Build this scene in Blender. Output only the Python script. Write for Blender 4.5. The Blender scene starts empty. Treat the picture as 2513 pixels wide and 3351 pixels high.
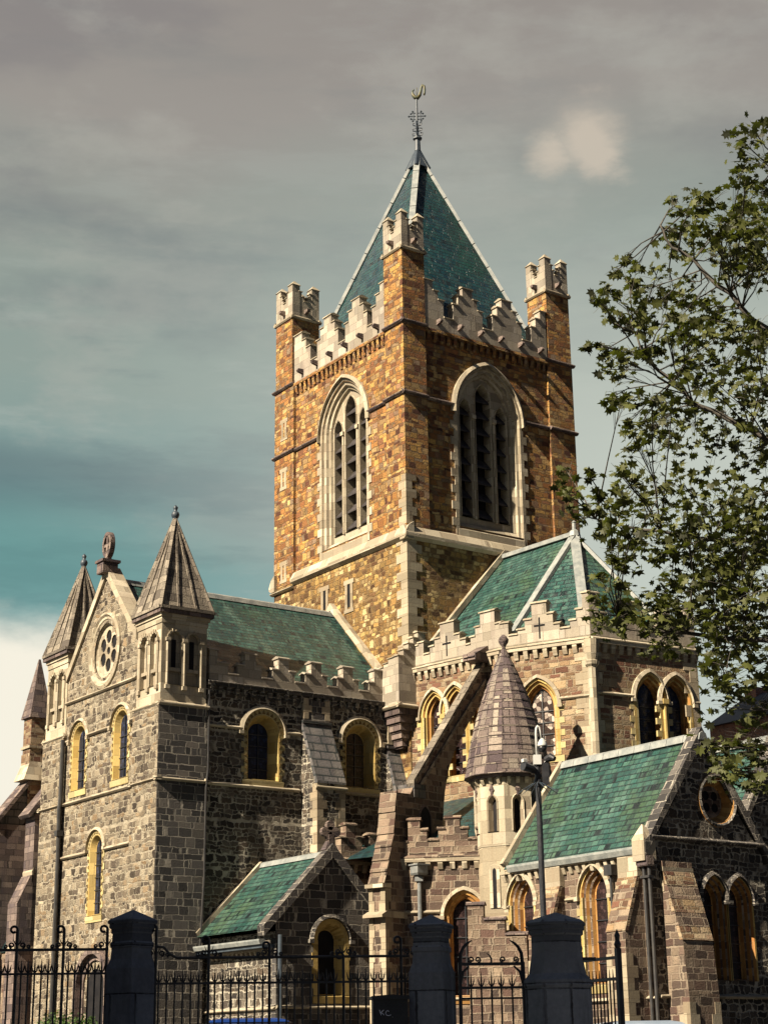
import bpy, math, random
from mathutils import Vector, Matrix
from mathutils.geometry import tessellate_polygon
R = math.radians
random.seed(11)
SC = bpy.context.scene
COL = SC.collection

# ------------------------------------------------------------------ camera
yaw, pit, rol = R(54.51661), R(17.67525), R(-0.82390)
fwd = Vector((math.cos(yaw)*math.cos(pit), math.sin(yaw)*math.cos(pit), math.sin(pit)))
rgt = Vector((math.sin(yaw), -math.cos(yaw), 0)); upv = rgt.cross(fwd)
r2 = rgt*math.cos(rol)+upv*math.sin(rol); u2 = upv*math.cos(rol)-rgt*math.sin(rol)
cam = bpy.data.cameras.new('camera'); cam_o = bpy.data.objects.new('camera', cam); COL.objects.link(cam_o)
cam.sensor_fit = 'VERTICAL'; cam.sensor_height = 36; cam.lens = 36*5630.74/3351
cam.clip_start = 0.3; cam.clip_end = 4000
m = Matrix((r2, u2, -fwd)).transposed().to_4x4(); m.translation = (-46.1578, -62.9146, 1.6)
cam_o.matrix_world = m
SC.camera = cam_o
# ------------------------------------------------------------------ exposure
vs = SC.view_settings
vs.view_transform = 'Standard'; vs.look = 'None'; vs.exposure = 1.4; vs.gamma = 1.0; vs.use_curve_mapping = False
# ------------------------------------------------------------------ sun
SUN_EL, SUN_AZ = R(38), R(5.5)      # azimuth measured from -x towards -y
sdir = Vector((-math.cos(SUN_EL)*math.cos(SUN_AZ), -math.cos(SUN_EL)*math.sin(SUN_AZ), math.sin(SUN_EL)))
sl = bpy.data.lights.new('sun', 'SUN'); sl.energy = 5.0; sl.angle = R(0.5); sl.color = (1.0, 0.86, 0.66)
so = bpy.data.objects.new('sun', sl); COL.objects.link(so); so.rotation_euler = sdir.to_track_quat('Z', 'Y').to_euler(); so.location = (-80, -30, 70)

def lin(r, g, b):
    f = lambda c: ((c/255+0.055)/1.055)**2.4 if c > 10 else c/255/12.92
    return (f(r), f(g), f(b), 1)

class NT:
    """small helper to wire shader nodes"""
    def __init__(s, nt): s.nt = nt; nt.nodes.clear()
    def n(s, typ, ins=None, **at):
        nd = s.nt.nodes.new(typ)
        for k, v in at.items(): setattr(nd, k, v)
        for k, v in (ins or {}).items(): s.put(nd.inputs[k], v)
        return nd
    def put(s, sock, v):
        if isinstance(v, bpy.types.NodeSocket): s.nt.links.new(v, sock)
        else: sock.default_value = v
    def m(s, op, a, b=None, c=None, clamp=False):
        nd = s.nt.nodes.new('ShaderNodeMath'); nd.operation = op; nd.use_clamp = clamp
        for i, v in enumerate((a, b, c)):
            if v is not None: s.put(nd.inputs[i], v)
        return nd.outputs[0]
    def mix(s, f, a, b, mode='MIX'):
        nd = s.nt.nodes.new('ShaderNodeMix'); nd.data_type = 'RGBA'; nd.blend_type = mode; nd.clamp_factor = True
        s.put(nd.inputs[0], f); s.put(nd.inputs[6], a); s.put(nd.inputs[7], b)
        return nd.outputs[2]
    def smooth(s, v, a, b, lo=0.0, hi=1.0):
        nd = s.n('ShaderNodeMapRange', {0: v, 1: a, 2: b, 3: lo, 4: hi}, interpolation_type='SMOOTHSTEP')
        return nd.outputs[0]
    def ramp(s, v, stops, interp='LINEAR'):
        nd = s.n('ShaderNodeValToRGB', {0: v}); cr = nd.color_ramp; cr.interpolation = interp
        while len(cr.elements) < len(stops): cr.elements.new(0.5)
        for e, (p, c) in zip(cr.elements, stops): e.position = p; e.color = c if len(c) == 4 else (*c, 1)
        return nd.outputs[0]
    def noise(s, vec, scale, detail=3, rough=0.55, dim='3D'):
        return s.n('ShaderNodeTexNoise', {'Vector': vec, 'Scale': scale, 'Detail': detail, 'Roughness': rough}, noise_dimensions=dim)
    def comb(s, x, y, z=0.0):
        return s.n('ShaderNodeCombineXYZ', {0: x, 1: y, 2: z}).outputs[0]

# ------------------------------------------------------------------ sky: overcast broken cloud over a physical sky
W = bpy.data.worlds.new('World'); SC.world = W; W.use_nodes = True
t = NT(W.node_tree)
out = t.n('ShaderNodeOutputWorld')
sky = t.n('ShaderNodeTexSky', sky_type='NISHITA', sun_disc=False, sun_elevation=SUN_EL, sun_rotation=math.atan2(sdir.x, sdir.y))
bg1 = t.n('ShaderNodeBackground', {'Color': sky.outputs[0], 'Strength': 0.08})
d = t.n('ShaderNodeTexCoord').outputs['Generated']
sx = t.n('ShaderNodeSeparateXYZ', {0: d})
zz = sx.outputs[2]
nz1 = t.noise(t.n('ShaderNodeMapping', {0: d, 3: (2.2, 2.2, 7.5)}).outputs[0], 1.6, 5, 0.5)
nz2 = t.noise(t.n('ShaderNodeMapping', {0: d, 1: (3.1, 1.7, 0.4), 3: (3.0, 3.0, 8.0)}).outputs[0], 2.1, 6, 0.55)
nz3 = t.noise(t.n('ShaderNodeMapping', {0: d, 1: (0.3, 5.7, 2.4), 3: (1.0, 1.0, 2.2)}).outputs[0], 9.0, 6, 0.6)
zw = t.m('ADD', zz, t.m('MULTIPLY', t.m('SUBTRACT', nz1.outputs[0], 0.5), 0.13))
base = t.ramp(t.m('DIVIDE', zw, 0.64), [
    (0.0, lin(205, 205, 200)), (0.16, lin(216, 210, 198)), (0.27, lin(186, 196, 192)), (0.345, lin(140, 176, 174)),
    (0.43, lin(120, 158, 156)), (0.52, lin(132, 158, 152)), (0.60, lin(146, 161, 151)), (0.70, lin(150, 157, 147)),
    (0.81, lin(158, 152, 143)), (0.93, lin(150, 142, 134))])
# darker slate coloured cloud banks
dk = t.smooth(nz2.outputs[0], 0.50, 0.70)
hi = t.smooth(zz, 0.25, 0.55)
c = t.mix(t.m('MULTIPLY', dk, 0.42), base, t.mix(hi, lin(88, 110, 116), lin(124, 119, 120)))
lt = t.smooth(nz3.outputs[0], 0.47, 0.66)
c = t.mix(t.m('MULTIPLY', lt, 0.34), c, lin(184, 182, 170))
nz4 = t.noise(t.n('ShaderNodeMapping', {0: d, 1: (4.2, 0.8, 1.9), 2: (0.0, 0.06, 0.0), 3: (1.1, 1.1, 6.5)}).outputs[0], 4.2, 7, 0.62)
lowz = t.smooth(zz, 0.52, 0.30)
c = t.mix(t.m('MULTIPLY', t.smooth(nz4.outputs[0], 0.50, 0.66), t.m('ADD', 0.12, t.m('MULTIPLY', lowz, 0.38))), c, lin(92, 112, 116))
c = t.mix(t.m('MULTIPLY', t.smooth(nz4.outputs[0], 0.46, 0.34), t.m('ADD', 0.10, t.m('MULTIPLY', lowz, 0.22))), c, lin(190, 196, 186))
def blob(v, r0, r1, amp):
    nd = t.n('ShaderNodeVectorMath', {0: d, 1: v}, operation='DISTANCE').outputs['Value']
    nd = t.m('ADD', nd, t.m('MULTIPLY', t.m('SUBTRACT', nz3.outputs[0], 0.5), amp))
    return t.smooth(nd, r0, r1, 1.0, 0.0)
def hblob(v, r0, r1, amp, sq=2.6):     # flattened towards the horizon
    mp = t.n('ShaderNodeVectorMath', {0: d, 1: v}, operation='SUBTRACT').outputs[0]
    mp = t.n('ShaderNodeVectorMath', {0: mp, 1: (1, 1, sq)}, operation='MULTIPLY').outputs[0]
    nd = t.n('ShaderNodeVectorMath', {0: mp}, operation='LENGTH').outputs['Value']
    nd = t.m('ADD', nd, t.m('MULTIPLY', t.m('SUBTRACT', nz3.outputs[0], 0.5), amp))
    return t.smooth(nd, r0, r1, 1.0, 0.0)
sp_ = t.m('MAXIMUM', blob((0.5945, 0.633, 0.4955), 0.002, 0.028, 0.085), t.m('MAXIMUM', blob((0.581, 0.648, 0.487), 0.000, 0.020, 0.085), blob((0.602, 0.634, 0.483), 0.000, 0.018, 0.085)))
c = t.mix(t.m('MULTIPLY', sp_, 0.9), c, lin(206, 193, 174))
c = t.mix(t.m('MULTIPLY', hblob((0.37, 0.885, 0.32), 0.02, 0.15, 0.16, 5.0), 0.55), c, lin(84, 104, 108))
c = t.mix(t.m('MULTIPLY', hblob((0.39, 0.90, 0.272), 0.03, 0.22, 0.08, 4.0), 0.6), c, lin(96, 150, 143))
c = t.mix(t.m('MULTIPLY', hblob((0.36, 0.91, 0.182), 0.13, 0.21, 0.15, 3.0), 1.0), c, lin(250, 243, 224))
c = t.mix(t.m('MULTIPLY', hblob((0.70, 0.66, 0.29), 0.06, 0.30, 0.12, 1.6), 0.85), c, lin(208, 212, 198))
c = t.mix(t.m('MULTIPLY', hblob((0.58, 0.77, 0.36), 0.04, 0.26, 0.10, 1.4), 0.5), c, lin(184, 190, 178))
# unseen sky overhead and behind the viewer, darkened and blued to deepen shade
c = t.mix(t.m('MULTIPLY', t.smooth(zz, 0.60, 0.80), 0.95), c, lin(44, 62, 92))
bk = t.n('ShaderNodeVectorMath', {0: d, 1: (0.40, -0.92, 0.0)}, operation='DOT_PRODUCT').outputs['Value']
c = t.mix(t.m('MULTIPLY', t.smooth(bk, -0.15, 0.30), 0.97), c, lin(30, 44, 68))
bg2 = t.n('ShaderNodeBackground', {'Color': c, 'Strength': 0.375})
mx = t.n('ShaderNodeMixShader', {0: 0.96, 1: bg1.outputs[0], 2: bg2.outputs[0]})
t.put(out.inputs[0], mx.outputs[0])

# ------------------------------------------------------------------ materials
MATS = {}
def newmat(name, rough=0.85, spec=0.25):
    mt = bpy.data.materials.new(name); mt.use_nodes = True
    k = NT(mt.node_tree); o = k.n('ShaderNodeOutputMaterial'); b = k.n('ShaderNodeBsdfPrincipled', {'Roughness': rough, 'Specular IOR Level': spec})
    k.put(o.inputs[0], b.outputs[0]); MATS[name] = mt
    return k, b, o

A = lambda r, g, b: (r, g, b, 1)
GAIN = 0.90
def masonry(name, pal, mortar, h, w, mw=0.03, rough=0.05, rowvar=0.5, bump=0.7, bd=0.05, blot=0.35, blotc=(0.03, 0.025, 0.02, 1), rgh=0.88, grain=0.5, offs=0.0, streak=0.45):
    """coursed stone of random length: stones vary in colour, joints are recessed"""
    k, b, o = newmat(name, rgh)
    pal = [A(*(x*GAIN for x in p[:3])) for p in pal]; mortar = A(*(x*GAIN for x in mortar[:3]))
    uv = k.n('ShaderNodeUVMap').outputs[0]
    pos = k.n('ShaderNodeNewGeometry').outputs['Position']
    s = k.n('ShaderNodeSeparateXYZ', {0: uv})
    nz = k.n('ShaderNodeSeparateColor', {0: k.noise(uv, 2.3, 3, 0.6, '2D').outputs['Color']})
    u = k.m('ADD', s.outputs[0], k.m('MULTIPLY', k.m('SUBTRACT', nz.outputs[0], 0.5), rough*3.0))
    v = k.m('ADD', s.outputs[1], k.m('MULTIPLY', k.m('SUBTRACT', nz.outputs[1], 0.5), rough*2.0))
    rv = k.noise(k.comb(0.0, v), 1/(2.6*h), 1, 0.5, '2D').outputs[0]
    r = k.m('ADD', k.m('DIVIDE', k.m('ADD', v, k.m('MULTIPLY', k.m('SUBTRACT', rv, 0.5), h*rowvar*3.0)), h), offs)
    row = k.m('FLOOR', r); f = k.m('FRACT', r)
    vec = k.comb(k.m('ADD', k.m('DIVIDE', u, w), k.m('MULTIPLY', row, 7.313)), k.m('MULTIPLY', row, 13.71))
    vf = k.n('ShaderNodeTexVoronoi', {'Vector': vec, 'Scale': 1.0, 'Randomness': 0.9}, voronoi_dimensions='2D', feature='F1')
    ve = k.n('ShaderNodeTexVoronoi', {'Vector': vec, 'Scale': 1.0, 'Randomness': 0.9}, voronoi_dimensions='2D', feature='DISTANCE_TO_EDGE')
    cc = k.n('ShaderNodeSeparateColor', {0: vf.outputs['Color']})
    eu = k.m('MULTIPLY', ve.outputs['Distance'], w)
    ev = k.m('MULTIPLY', k.m('MINIMUM', f, k.m('SUBTRACT', 1.0, f)), h)
    fine = k.noise(uv, 14.0, 4, 0.65, '2D').outputs[0]
    e = k.m('ADD', k.m('MINIMUM', eu, ev), k.m('MULTIPLY', k.m('SUBTRACT', fine, 0.5), mw*1.2))
    mask = k.smooth(e, mw*0.35, mw*1.0)
    n = len(pal)
    col = k.ramp(cc.outputs[0], [((i+0.5)/n, p) for i, p in enumerate(pal)])
    br = k.m('ADD', 0.72, k.m('MULTIPLY', cc.outputs[1], 0.56))
    br = k.m('MULTIPLY', br, k.m('ADD', 1.0-grain*0.5, k.m('MULTIPLY', fine, grain)))
    col = k.mix(1.0, col, k.comb(br, br, br), 'MULTIPLY')
    big = k.noise(pos, 0.55, 5, 0.62).outputs[0]
    col = k.mix(k.m('MULTIPLY', k.smooth(big, 0.50, 0.74), blot), col, blotc)
    stv = k.n('ShaderNodeMapping', {0: pos, 3: (1.9, 1.9, 0.16)}).outputs[0]
    stn = k.noise(stv, 1.0, 5, 0.7).outputs[0]
    col = k.mix(k.m('MULTIPLY', k.smooth(stn, 0.50, 0.70), streak), col, blotc)
    patch = k.m('MULTIPLY', k.smooth(k.noise(pos, 1.4, 3).outputs[0], 0.42, 0.66), 0.65)
    col = k.mix(k.m('MAXIMUM', mask, patch), mortar, col)
    k.put(b.inputs['Base Color'], col)
    hgt = k.m('ADD', k.m('MULTIPLY', mask, k.m('ADD', 0.35, k.m('MULTIPLY', cc.outputs[2], 0.65))), k.m('MULTIPLY', fine, 0.75))
    bp = k.n('ShaderNodeBump', {'Strength': bump, 'Distance': bd, 'Height': hgt})
    k.put(b.inputs['Normal'], bp.outputs[0])

def slate(name, pal, h=0.24, w=0.30, rgh=0.42, moss=None, pale=(0.085, 0.15, 0.125, 1)):
    k, b, o = newmat(name, rgh, 0.5)
    uv = k.n('ShaderNodeUVMap').outputs[0]
    pos = k.n('ShaderNodeNewGeometry').outputs['Position']
    nz = k.noise(uv, 1.6, 2, 0.5, '2D').outputs[0]
    s = k.n('ShaderNodeSeparateXYZ', {0: uv})
    r = k.m('DIVIDE', k.m('ADD', s.outputs[1], k.m('MULTIPLY', k.m('SUBTRACT', nz, 0.5), 0.05)), h)
    row = k.m('FLOOR', r); f = k.m('FRACT', r)
    vec = k.comb(k.m('ADD', k.m('DIVIDE', s.outputs[0], w), k.m('MULTIPLY', row, 0.5)), k.m('MULTIPLY', row, 11.3))
    vf = k.n('ShaderNodeTexVoronoi', {'Vector': vec, 'Scale': 1.0, 'Randomness': 0.45}, voronoi_dimensions='2D', feature='F1')
    ve = k.n('ShaderNodeTexVoronoi', {'Vector': vec, 'Scale': 1.0, 'Randomness': 0.45}, voronoi_dimensions='2D', feature='DISTANCE_TO_EDGE')
    cc = k.n('ShaderNodeSeparateColor', {0: vf.outputs['Color']})
    n = len(pal)
    col = k.ramp(cc.outputs[0], [((i+0.5)/n, p) for i, p in enumerate(pal)])
    fine = k.noise(uv, 11.0, 4, 0.65, '2D').outputs[0]
    br = k.m('MULTIPLY', k.m('ADD', 0.84, k.m('MULTIPLY', cc.outputs[1], 0.32)), k.m('ADD', 0.5, k.m('MULTIPLY', fine, 1.0)))
    col = k.mix(1.0, col, k.comb(br, br, br), 'MULTIPLY')
    big = k.noise(pos, 0.35, 5, 0.65).outputs[0]
    if moss: col = k.mix(k.m('MULTIPLY', k.smooth(big, 0.46, 0.66), 0.55), col, moss)
    sv = k.noise(k.comb(k.m('MULTIPLY', s.outputs[0], 1.3), k.m('MULTIPLY', s.outputs[1], 0.20)), 1.0, 5, 0.7, '2D').outputs[0]
    col = k.mix(k.m('MULTIPLY', k.smooth(sv, 0.50, 0.70), 0.6), col, pale)
    col = k.mix(k.m('MULTIPLY', k.smooth(sv, 0.46, 0.30), 0.5), col, (0.010, 0.022, 0.024, 1))
    gap = k.m('MULTIPLY', k.smooth(f, 0.06, 0.30), k.smooth(ve.outputs['Distance'], 0.01, 0.06))  # slate joints, plus a shadow line painted along each course
    col = k.mix(gap, (0.008, 0.014, 0.016, 1), col)
    k.put(b.inputs['Base Color'], col)
    k.put(b.inputs['Roughness'], k.m('ADD', rgh-0.12, k.m('MULTIPLY', cc.outputs[2], 0.3)))
    hgt = k.m('ADD', k.m('MULTIPLY', k.m('SUBTRACT', 1.0, f), 0.8), k.m('ADD', k.m('MULTIPLY', cc.outputs[2], 0.22), k.m('MULTIPLY', fine, 0.5)))
    k.put(b.inputs['Normal'], k.n('ShaderNodeBump', {'Strength': 1.0, 'Distance': 0.06, 'Height': hgt}).outputs[0])

def plain(name, c1, c2, scale=2.0, rough=0.7, spec=0.3, bump=0.3, metal=0.0, det=5):
    k, b, o = newmat(name, rough, spec)
    pos = k.n('ShaderNodeNewGeometry').outputs['Position']
    nz = k.noise(pos, scale, det, 0.62).outputs[0]
    n2 = k.noise(pos, scale*9, 3, 0.6).outputs[0]
    col = k.mix(k.smooth(k.m('ADD', k.m('MULTIPLY', nz, 0.75), k.m('MULTIPLY', n2, 0.25)), 0.34, 0.66), c1, c2)
    k.put(b.inputs['Base Color'], col); b.inputs['Metallic'].default_value = metal
    if bump: k.put(b.inputs['Normal'], k.n('ShaderNodeBump', {'Strength': bump, 'Distance': 0.03, 'Height': k.m('ADD', nz, k.m('MULTIPLY', n2, 0.6))}).outputs[0])

A = lambda r, g, b: (r, g, b, 1)
masonry('tower_stone', [A(.10, .040, .024), A(.32, .150, .046), A(.43, .24, .075), A(.52, .36, .16), A(.17, .072, .036), A(.40, .19, .055), A(.28, .115, .045), A(.25, .18, .12), A(.46, .27, .08)], A(.20, .13, .065), 0.20, 0.40, 0.024, 0.09, 0.8, 1.0, 0.09, 0.42, A(.075, .032, .020), grain=1.0)
masonry('tower_rubble', [A(0.084, 0.042, 0.019), A(0.360, 0.216, 0.072), A(0.216, 0.120, 0.041), A(0.552, 0.420, 0.216), A(0.432, 0.288, 0.096), A(0.144, 0.078, 0.034)], A(.20, .13, .06), 0.22, 0.36, 0.034, 0.11, 0.85, 1.0, 0.08, 0.3, A(.06, .035, .016), grain=0.9)
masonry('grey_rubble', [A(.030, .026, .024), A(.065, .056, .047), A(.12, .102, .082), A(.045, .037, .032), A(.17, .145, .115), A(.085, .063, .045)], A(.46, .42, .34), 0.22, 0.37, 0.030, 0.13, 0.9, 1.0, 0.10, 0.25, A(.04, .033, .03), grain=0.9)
masonry('sunlit_rubble', [A(.055, .042, .032), A(.15, .12, .085), A(.30, .25, .18), A(.085, .064, .046), A(.40, .34, .245), A(.20, .135, .075), A(.33, .285, .21), A(.11, .085, .065)], A(.40, .35, .265), 0.22, 0.37, 0.030, 0.13, 0.9, 1.0, 0.10, 0.25, A(.04, .033, .03), grain=0.9)  # paler copy of the grey rubble: sunlight on the gable put into its palette
masonry('grey_ashlar', [A(.038, .036, .036), A(.056, .053, .052), A(.080, .074, .070), A(.12, .108, .095)], A(.36, .33, .28), 0.31, 0.55, 0.022, 0.05, 0.6, 0.9, 0.07, 0.35, A(.06, .05, .05))
masonry('choir_stone', [A(.11, .06, .04), A(.20, .125, .07), A(.28, .20, .115), A(.37, .29, .19), A(.15, .072, .047)], A(.29, .235, .16), 0.21, 0.46, 0.026, 0.06, 0.7, 0.9, 0.06, 0.35, A(.12, .07, .05))
masonry('brown_stone', [A(0.060, 0.043, 0.034), A(0.111, 0.076, 0.058), A(0.170, 0.119, 0.089), A(0.255, 0.196, 0.140), A(0.093, 0.056, 0.044)], A(.25, .20, .15), 0.27, 0.52, 0.03, 0.05, 0.5, 0.8, 0.05, 0.4, A(.06, .045, .04))
masonry('dressed', [A(.33, .285, .205), A(.39, .34, .25), A(.43, .38, .29), A(.28, .235, .17)], A(.22, .18, .13), 0.46, 0.9, 0.014, 0.01, 0.2, 0.35, 0.03, 0.45, A(.22, .17, .12))
masonry('parapet_stone', [A(.30, .262, .205), A(.36, .32, .255), A(.25, .218, .175), A(.33, .295, .245)], A(.19, .165, .13), 0.42, 0.8, 0.016, 0.015, 0.3, 0.45, 0.03, 0.6, A(.17, .13, .11))
masonry('quoin', [A(.32, .27, .19), A(.38, .33, .24), A(.26, .21, .145)], A(.19, .15, .105), 0.5, 3.0, 0.01, 0.0, 0.1, 0.4, 0.03, 0.35, A(.2, .15, .1))
masonry('yellow_stone', [A(.40, .29, .105), A(.44, .33, .13), A(.35, .24, .075)], A(.24, .17, .07), 0.5, 1.4, 0.012, 0.0, 0.2, 0.35, 0.025, 0.25, A(.42, .26, .06))
masonry('pale_yellow', [A(.40, .33, .165), A(.44, .37, .20), A(.36, .29, .13)], A(.25, .19, .09), 0.5, 1.4, 0.012, 0.0, 0.2, 0.35, 0.025, 0.3, A(.26, .18, .07))
masonry('orange_stone', [A(.33, .17, .050), A(.39, .23, .075), A(.27, .125, .035)], A(.30, .17, .07), 0.5, 1.4, 0.012, 0.0, 0.2, 0.35, 0.025, 0.3, A(.30, .10, .03))
masonry('roof_stone', [A(.11, .082, .076), A(.16, .122, .108), A(.215, .168, .142), A(.085, .066, .068)], A(.045, .035, .033), 0.36, 0.62, 0.018, 0.03, 0.3, 0.8, 0.05, 0.6, A(.055, .043, .052), grain=1.1, streak=0.6)
masonry('tan_roof', [A(.17, .145, .115), A(.22, .19, .15), A(.27, .235, .185), A(.13, .11, .09)], A(.06, .05, .042), 0.40, 0.70, 0.018, 0.03, 0.3, 0.8, 0.05, 0.6, A(.065, .055, .052), grain=1.1, streak=0.6)
masonry('cone_stone', [A(.075, .056, .060), A(.13, .098, .090), A(.17, .135, .115), A(.29, .25, .20), A(.10, .074, .076), A(.20, .16, .135)], A(.04, .03, .03), 0.37, 0.55, 0.02, 0.03, 0.2, 0.8, 0.05, 0.6, A(.055, .042, .052), grain=1.1, streak=0.5)
masonry('granite', [A(.19, .205, .235), A(.24, .257, .29), A(.16, .173, .20)], A(.04, .04, .045), 0.62, 5.0, 0.012, 0.0, 0.0, 0.6, 0.03, 0.45, A(.035, .038, .05))
masonry('house_brick', [A(.28, .10, .06), A(.34, .14, .08), A(.22, .08, .05)], A(.38, .33, .28), 0.075, 0.24, 0.01, 0.0, 0.0, 0.4, 0.01)
slate('green_slate', [A(.018, .062, .054), A(.022, .072, .062), A(.032, .086, .070), A(.016, .054, .050), A(.042, .100, .080)], 0.26, 0.34, 0.34, A(.050, .078, .030))
slate('dark_green_slate', [A(.010, .040, .036), A(.013, .047, .042), A(.020, .060, .050), A(.008, .034, .034), A(.030, .078, .064)], 0.26, 0.34, 0.36, A(.016, .050, .030), A(.070, .12, .10))
slate('tower_slate', [A(.005, .028, .038), A(.007, .036, .044), A(.010, .046, .048), A(.004, .022, .036)], 0.25, 0.32, 0.42, A(.008, .046, .030), A(.014, .056, .060))
slate('dark_slab', [A(.075, .070, .072), A(.10, .092, .09), A(.055, .052, .058)], 0.42, 0.8, 0.6, A(.09, .08, .065), A(.13, .12, .11))
plain('lead', A(.15, .165, .165), A(.27, .28, .265), 2.6, 0.5, 0.4, 0.4)
plain('iron', A(.010, .011, .014), A(.022, .024, .030), 6, 0.45, 0.5, 0.2)
plain('dark_lead', A(.020, .030, .045), A(.05, .065, .08), 3, 0.5, 0.5, 0.2)
plain('bronze', A(.10, .075, .02), A(.04, .07, .05), 6, 0.5, 0.5, 0.2)
plain('pipe_paint', A(.02, .02, .022), A(.04, .038, .036), 3, 0.5, 0.4, 0.1)
plain('grey_pipe', A(.10, .11, .115), A(.19, .195, .19), 3, 0.5, 0.4, 0.1)
plain('louvre', A(.020, .018, .020), A(.06, .052, .05), 3, 0.8, 0.2, 0.4)
plain('dark_void', A(.010, .010, .012), A(.018, .017, .018), 2, 0.9, 0.1, 0.0)
plain('tooth_shade', A(.10, .07, .03), A(.20, .14, .06), 3, 0.9, 0.1, 0.3)  # dark brown stands in for shade in the carved chevron recesses
plain('bark', A(.035, .032, .030), A(.10, .09, .075), 5, 0.9, 0.2, 0.8)
plain('asphalt', A(.040, .040, .042), A(.065, .064, .062), 3, 0.9, 0.2, 0.5)
plain('paving', A(.05, .049, .047), A(.08, .077, .072), 2, 0.85, 0.2, 0.4)
plain('yard_gravel', A(.028, .027, .026), A(.05, .048, .044), 4, 0.9, 0.2, 0.6)
plain('white_paint', A(.40, .41, .40), A(.48, .48, .46), 4, 0.4, 0.5, 0.0)
plain('camera_dark', A(.012, .013, .016), A(.03, .03, .034), 5, 0.35, 0.5, 0.0)
plain('car_blue', A(.006, .022, .11), A(.008, .03, .14), 2, 0.22, 0.6, 0.0)
plain('car_white', A(.16, .20, .26), A(.20, .24, .30), 2, 0.25, 0.6, 0.0)
plain('tyre', A(.015, .015, .015), A(.025, .025, .025), 8, 0.85, 0.2, 0.2)
plain('cabinet_paint', A(.014, .016, .020), A(.026, .028, .032), 4, 0.5, 0.4, 0.1)
plain('chalk_paint', A(.70, .74, .85), A(.85, .88, .95), 9, 0.8, 0.2, 0.0)
plain('house_slate', A(.06, .065, .075), A(.10, .10, .11), 2, 0.6, 0.3, 0.3)
def glassmat(name, c1, c2, lead, sc, contrast=0.5, rough=0.25):
    k, b, o = newmat(name, rough, 0.2)
    uv = k.n('ShaderNodeUVMap').outputs[0]
    v = k.n('ShaderNodeTexVoronoi', {'Vector': uv, 'Scale': sc, 'Randomness': 0.7}, voronoi_dimensions='2D', feature='F1')
    e = k.n('ShaderNodeTexVoronoi', {'Vector': uv, 'Scale': sc, 'Randomness': 0.7}, voronoi_dimensions='2D', feature='DISTANCE_TO_EDGE')
    cc = k.n('ShaderNodeSeparateColor', {0: v.outputs['Color']})
    col = k.mix(k.smooth(cc.outputs[0], 1-contrast, 1.0), c1, c2)
    col = k.mix(k.smooth(e.outputs['Distance'], 0.03, 0.07), lead, col)
    k.put(b.inputs['Base Color'], col)
    k.put(b.inputs['Normal'], k.n('ShaderNodeBump', {'Strength': 0.35, 'Distance': 0.02, 'Height': cc.outputs[1]}).outputs[0])
glassmat('glass', A(.010, .013, .026), A(.022, .03, .065), A(.006, .006, .008), 7)
glassmat('warm_glass', A(.020, .012, .012), A(.05, .03, .03), A(.006, .006, .008), 7)
glassmat('reflection_glass', A(.035, .022, .018), A(.50, .42, .36), A(.01, .008, .008), 5.5, 0.55)  # pale panes: reflected sky painted into the glass colour
def leafmat(name, c1, c2, c3):
    k, b, o = newmat(name, 0.6, 0.3)
    pos = k.n('ShaderNodeNewGeometry')
    nz = k.noise(pos.outputs['Position'], 1.1, 3).outputs[0]
    col = k.ramp(k.m('ADD', k.m('MULTIPLY', pos.outputs['Random Per Island'], 0.7), k.m('MULTIPLY', nz, 0.3)), [(0.1, c1), (0.45, c2), (0.72, tuple(x*1.55 for x in c2[:3])+(1,)), (0.95, c2), (0.995, c3)])
    k.put(b.inputs['Base Color'], col)
    tr = k.n('ShaderNodeBsdfTranslucent', {'Color': k.mix(1.0, col, (1.5, 1.7, 0.7, 1), 'MULTIPLY')})
    k.put(o.inputs[0], k.n('ShaderNodeMixShader', {0: 0.22, 1: b.outputs[0], 2: tr.outputs[0]}).outputs[0])
leafmat('leaf', A(.014, .016, .010), A(.052, .058, .014), A(.45, .20, .02))
leafmat('shrub_leaf', A(.018, .035, .010), A(.04, .075, .018), A(.06, .09, .02))

# ------------------------------------------------------------------ mesh helpers
class Fr:
    """wall frame: s runs along the wall (to the right seen from outside), h is height, d is outwards"""
    def __init__(s, o, n):
        s.o = Vector((o[0], o[1], 0)); s.n = Vector((n[0], n[1], 0)).normalized(); s.t = Vector((0, 0, 1)).cross(s.n)
    def __call__(s, a, h, d=0.0): return s.o + s.t*a + s.n*d + Vector((0, 0, h))
def wallfr(a, b):     # frame whose s runs from plan point a to plan point b
    a = Vector((a[0], a[1], 0)); b = Vector((b[0], b[1], 0)); tt = (b-a).normalized()
    f = Fr(a, (tt.y, -tt.x)); return f, (b-a).length

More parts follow.
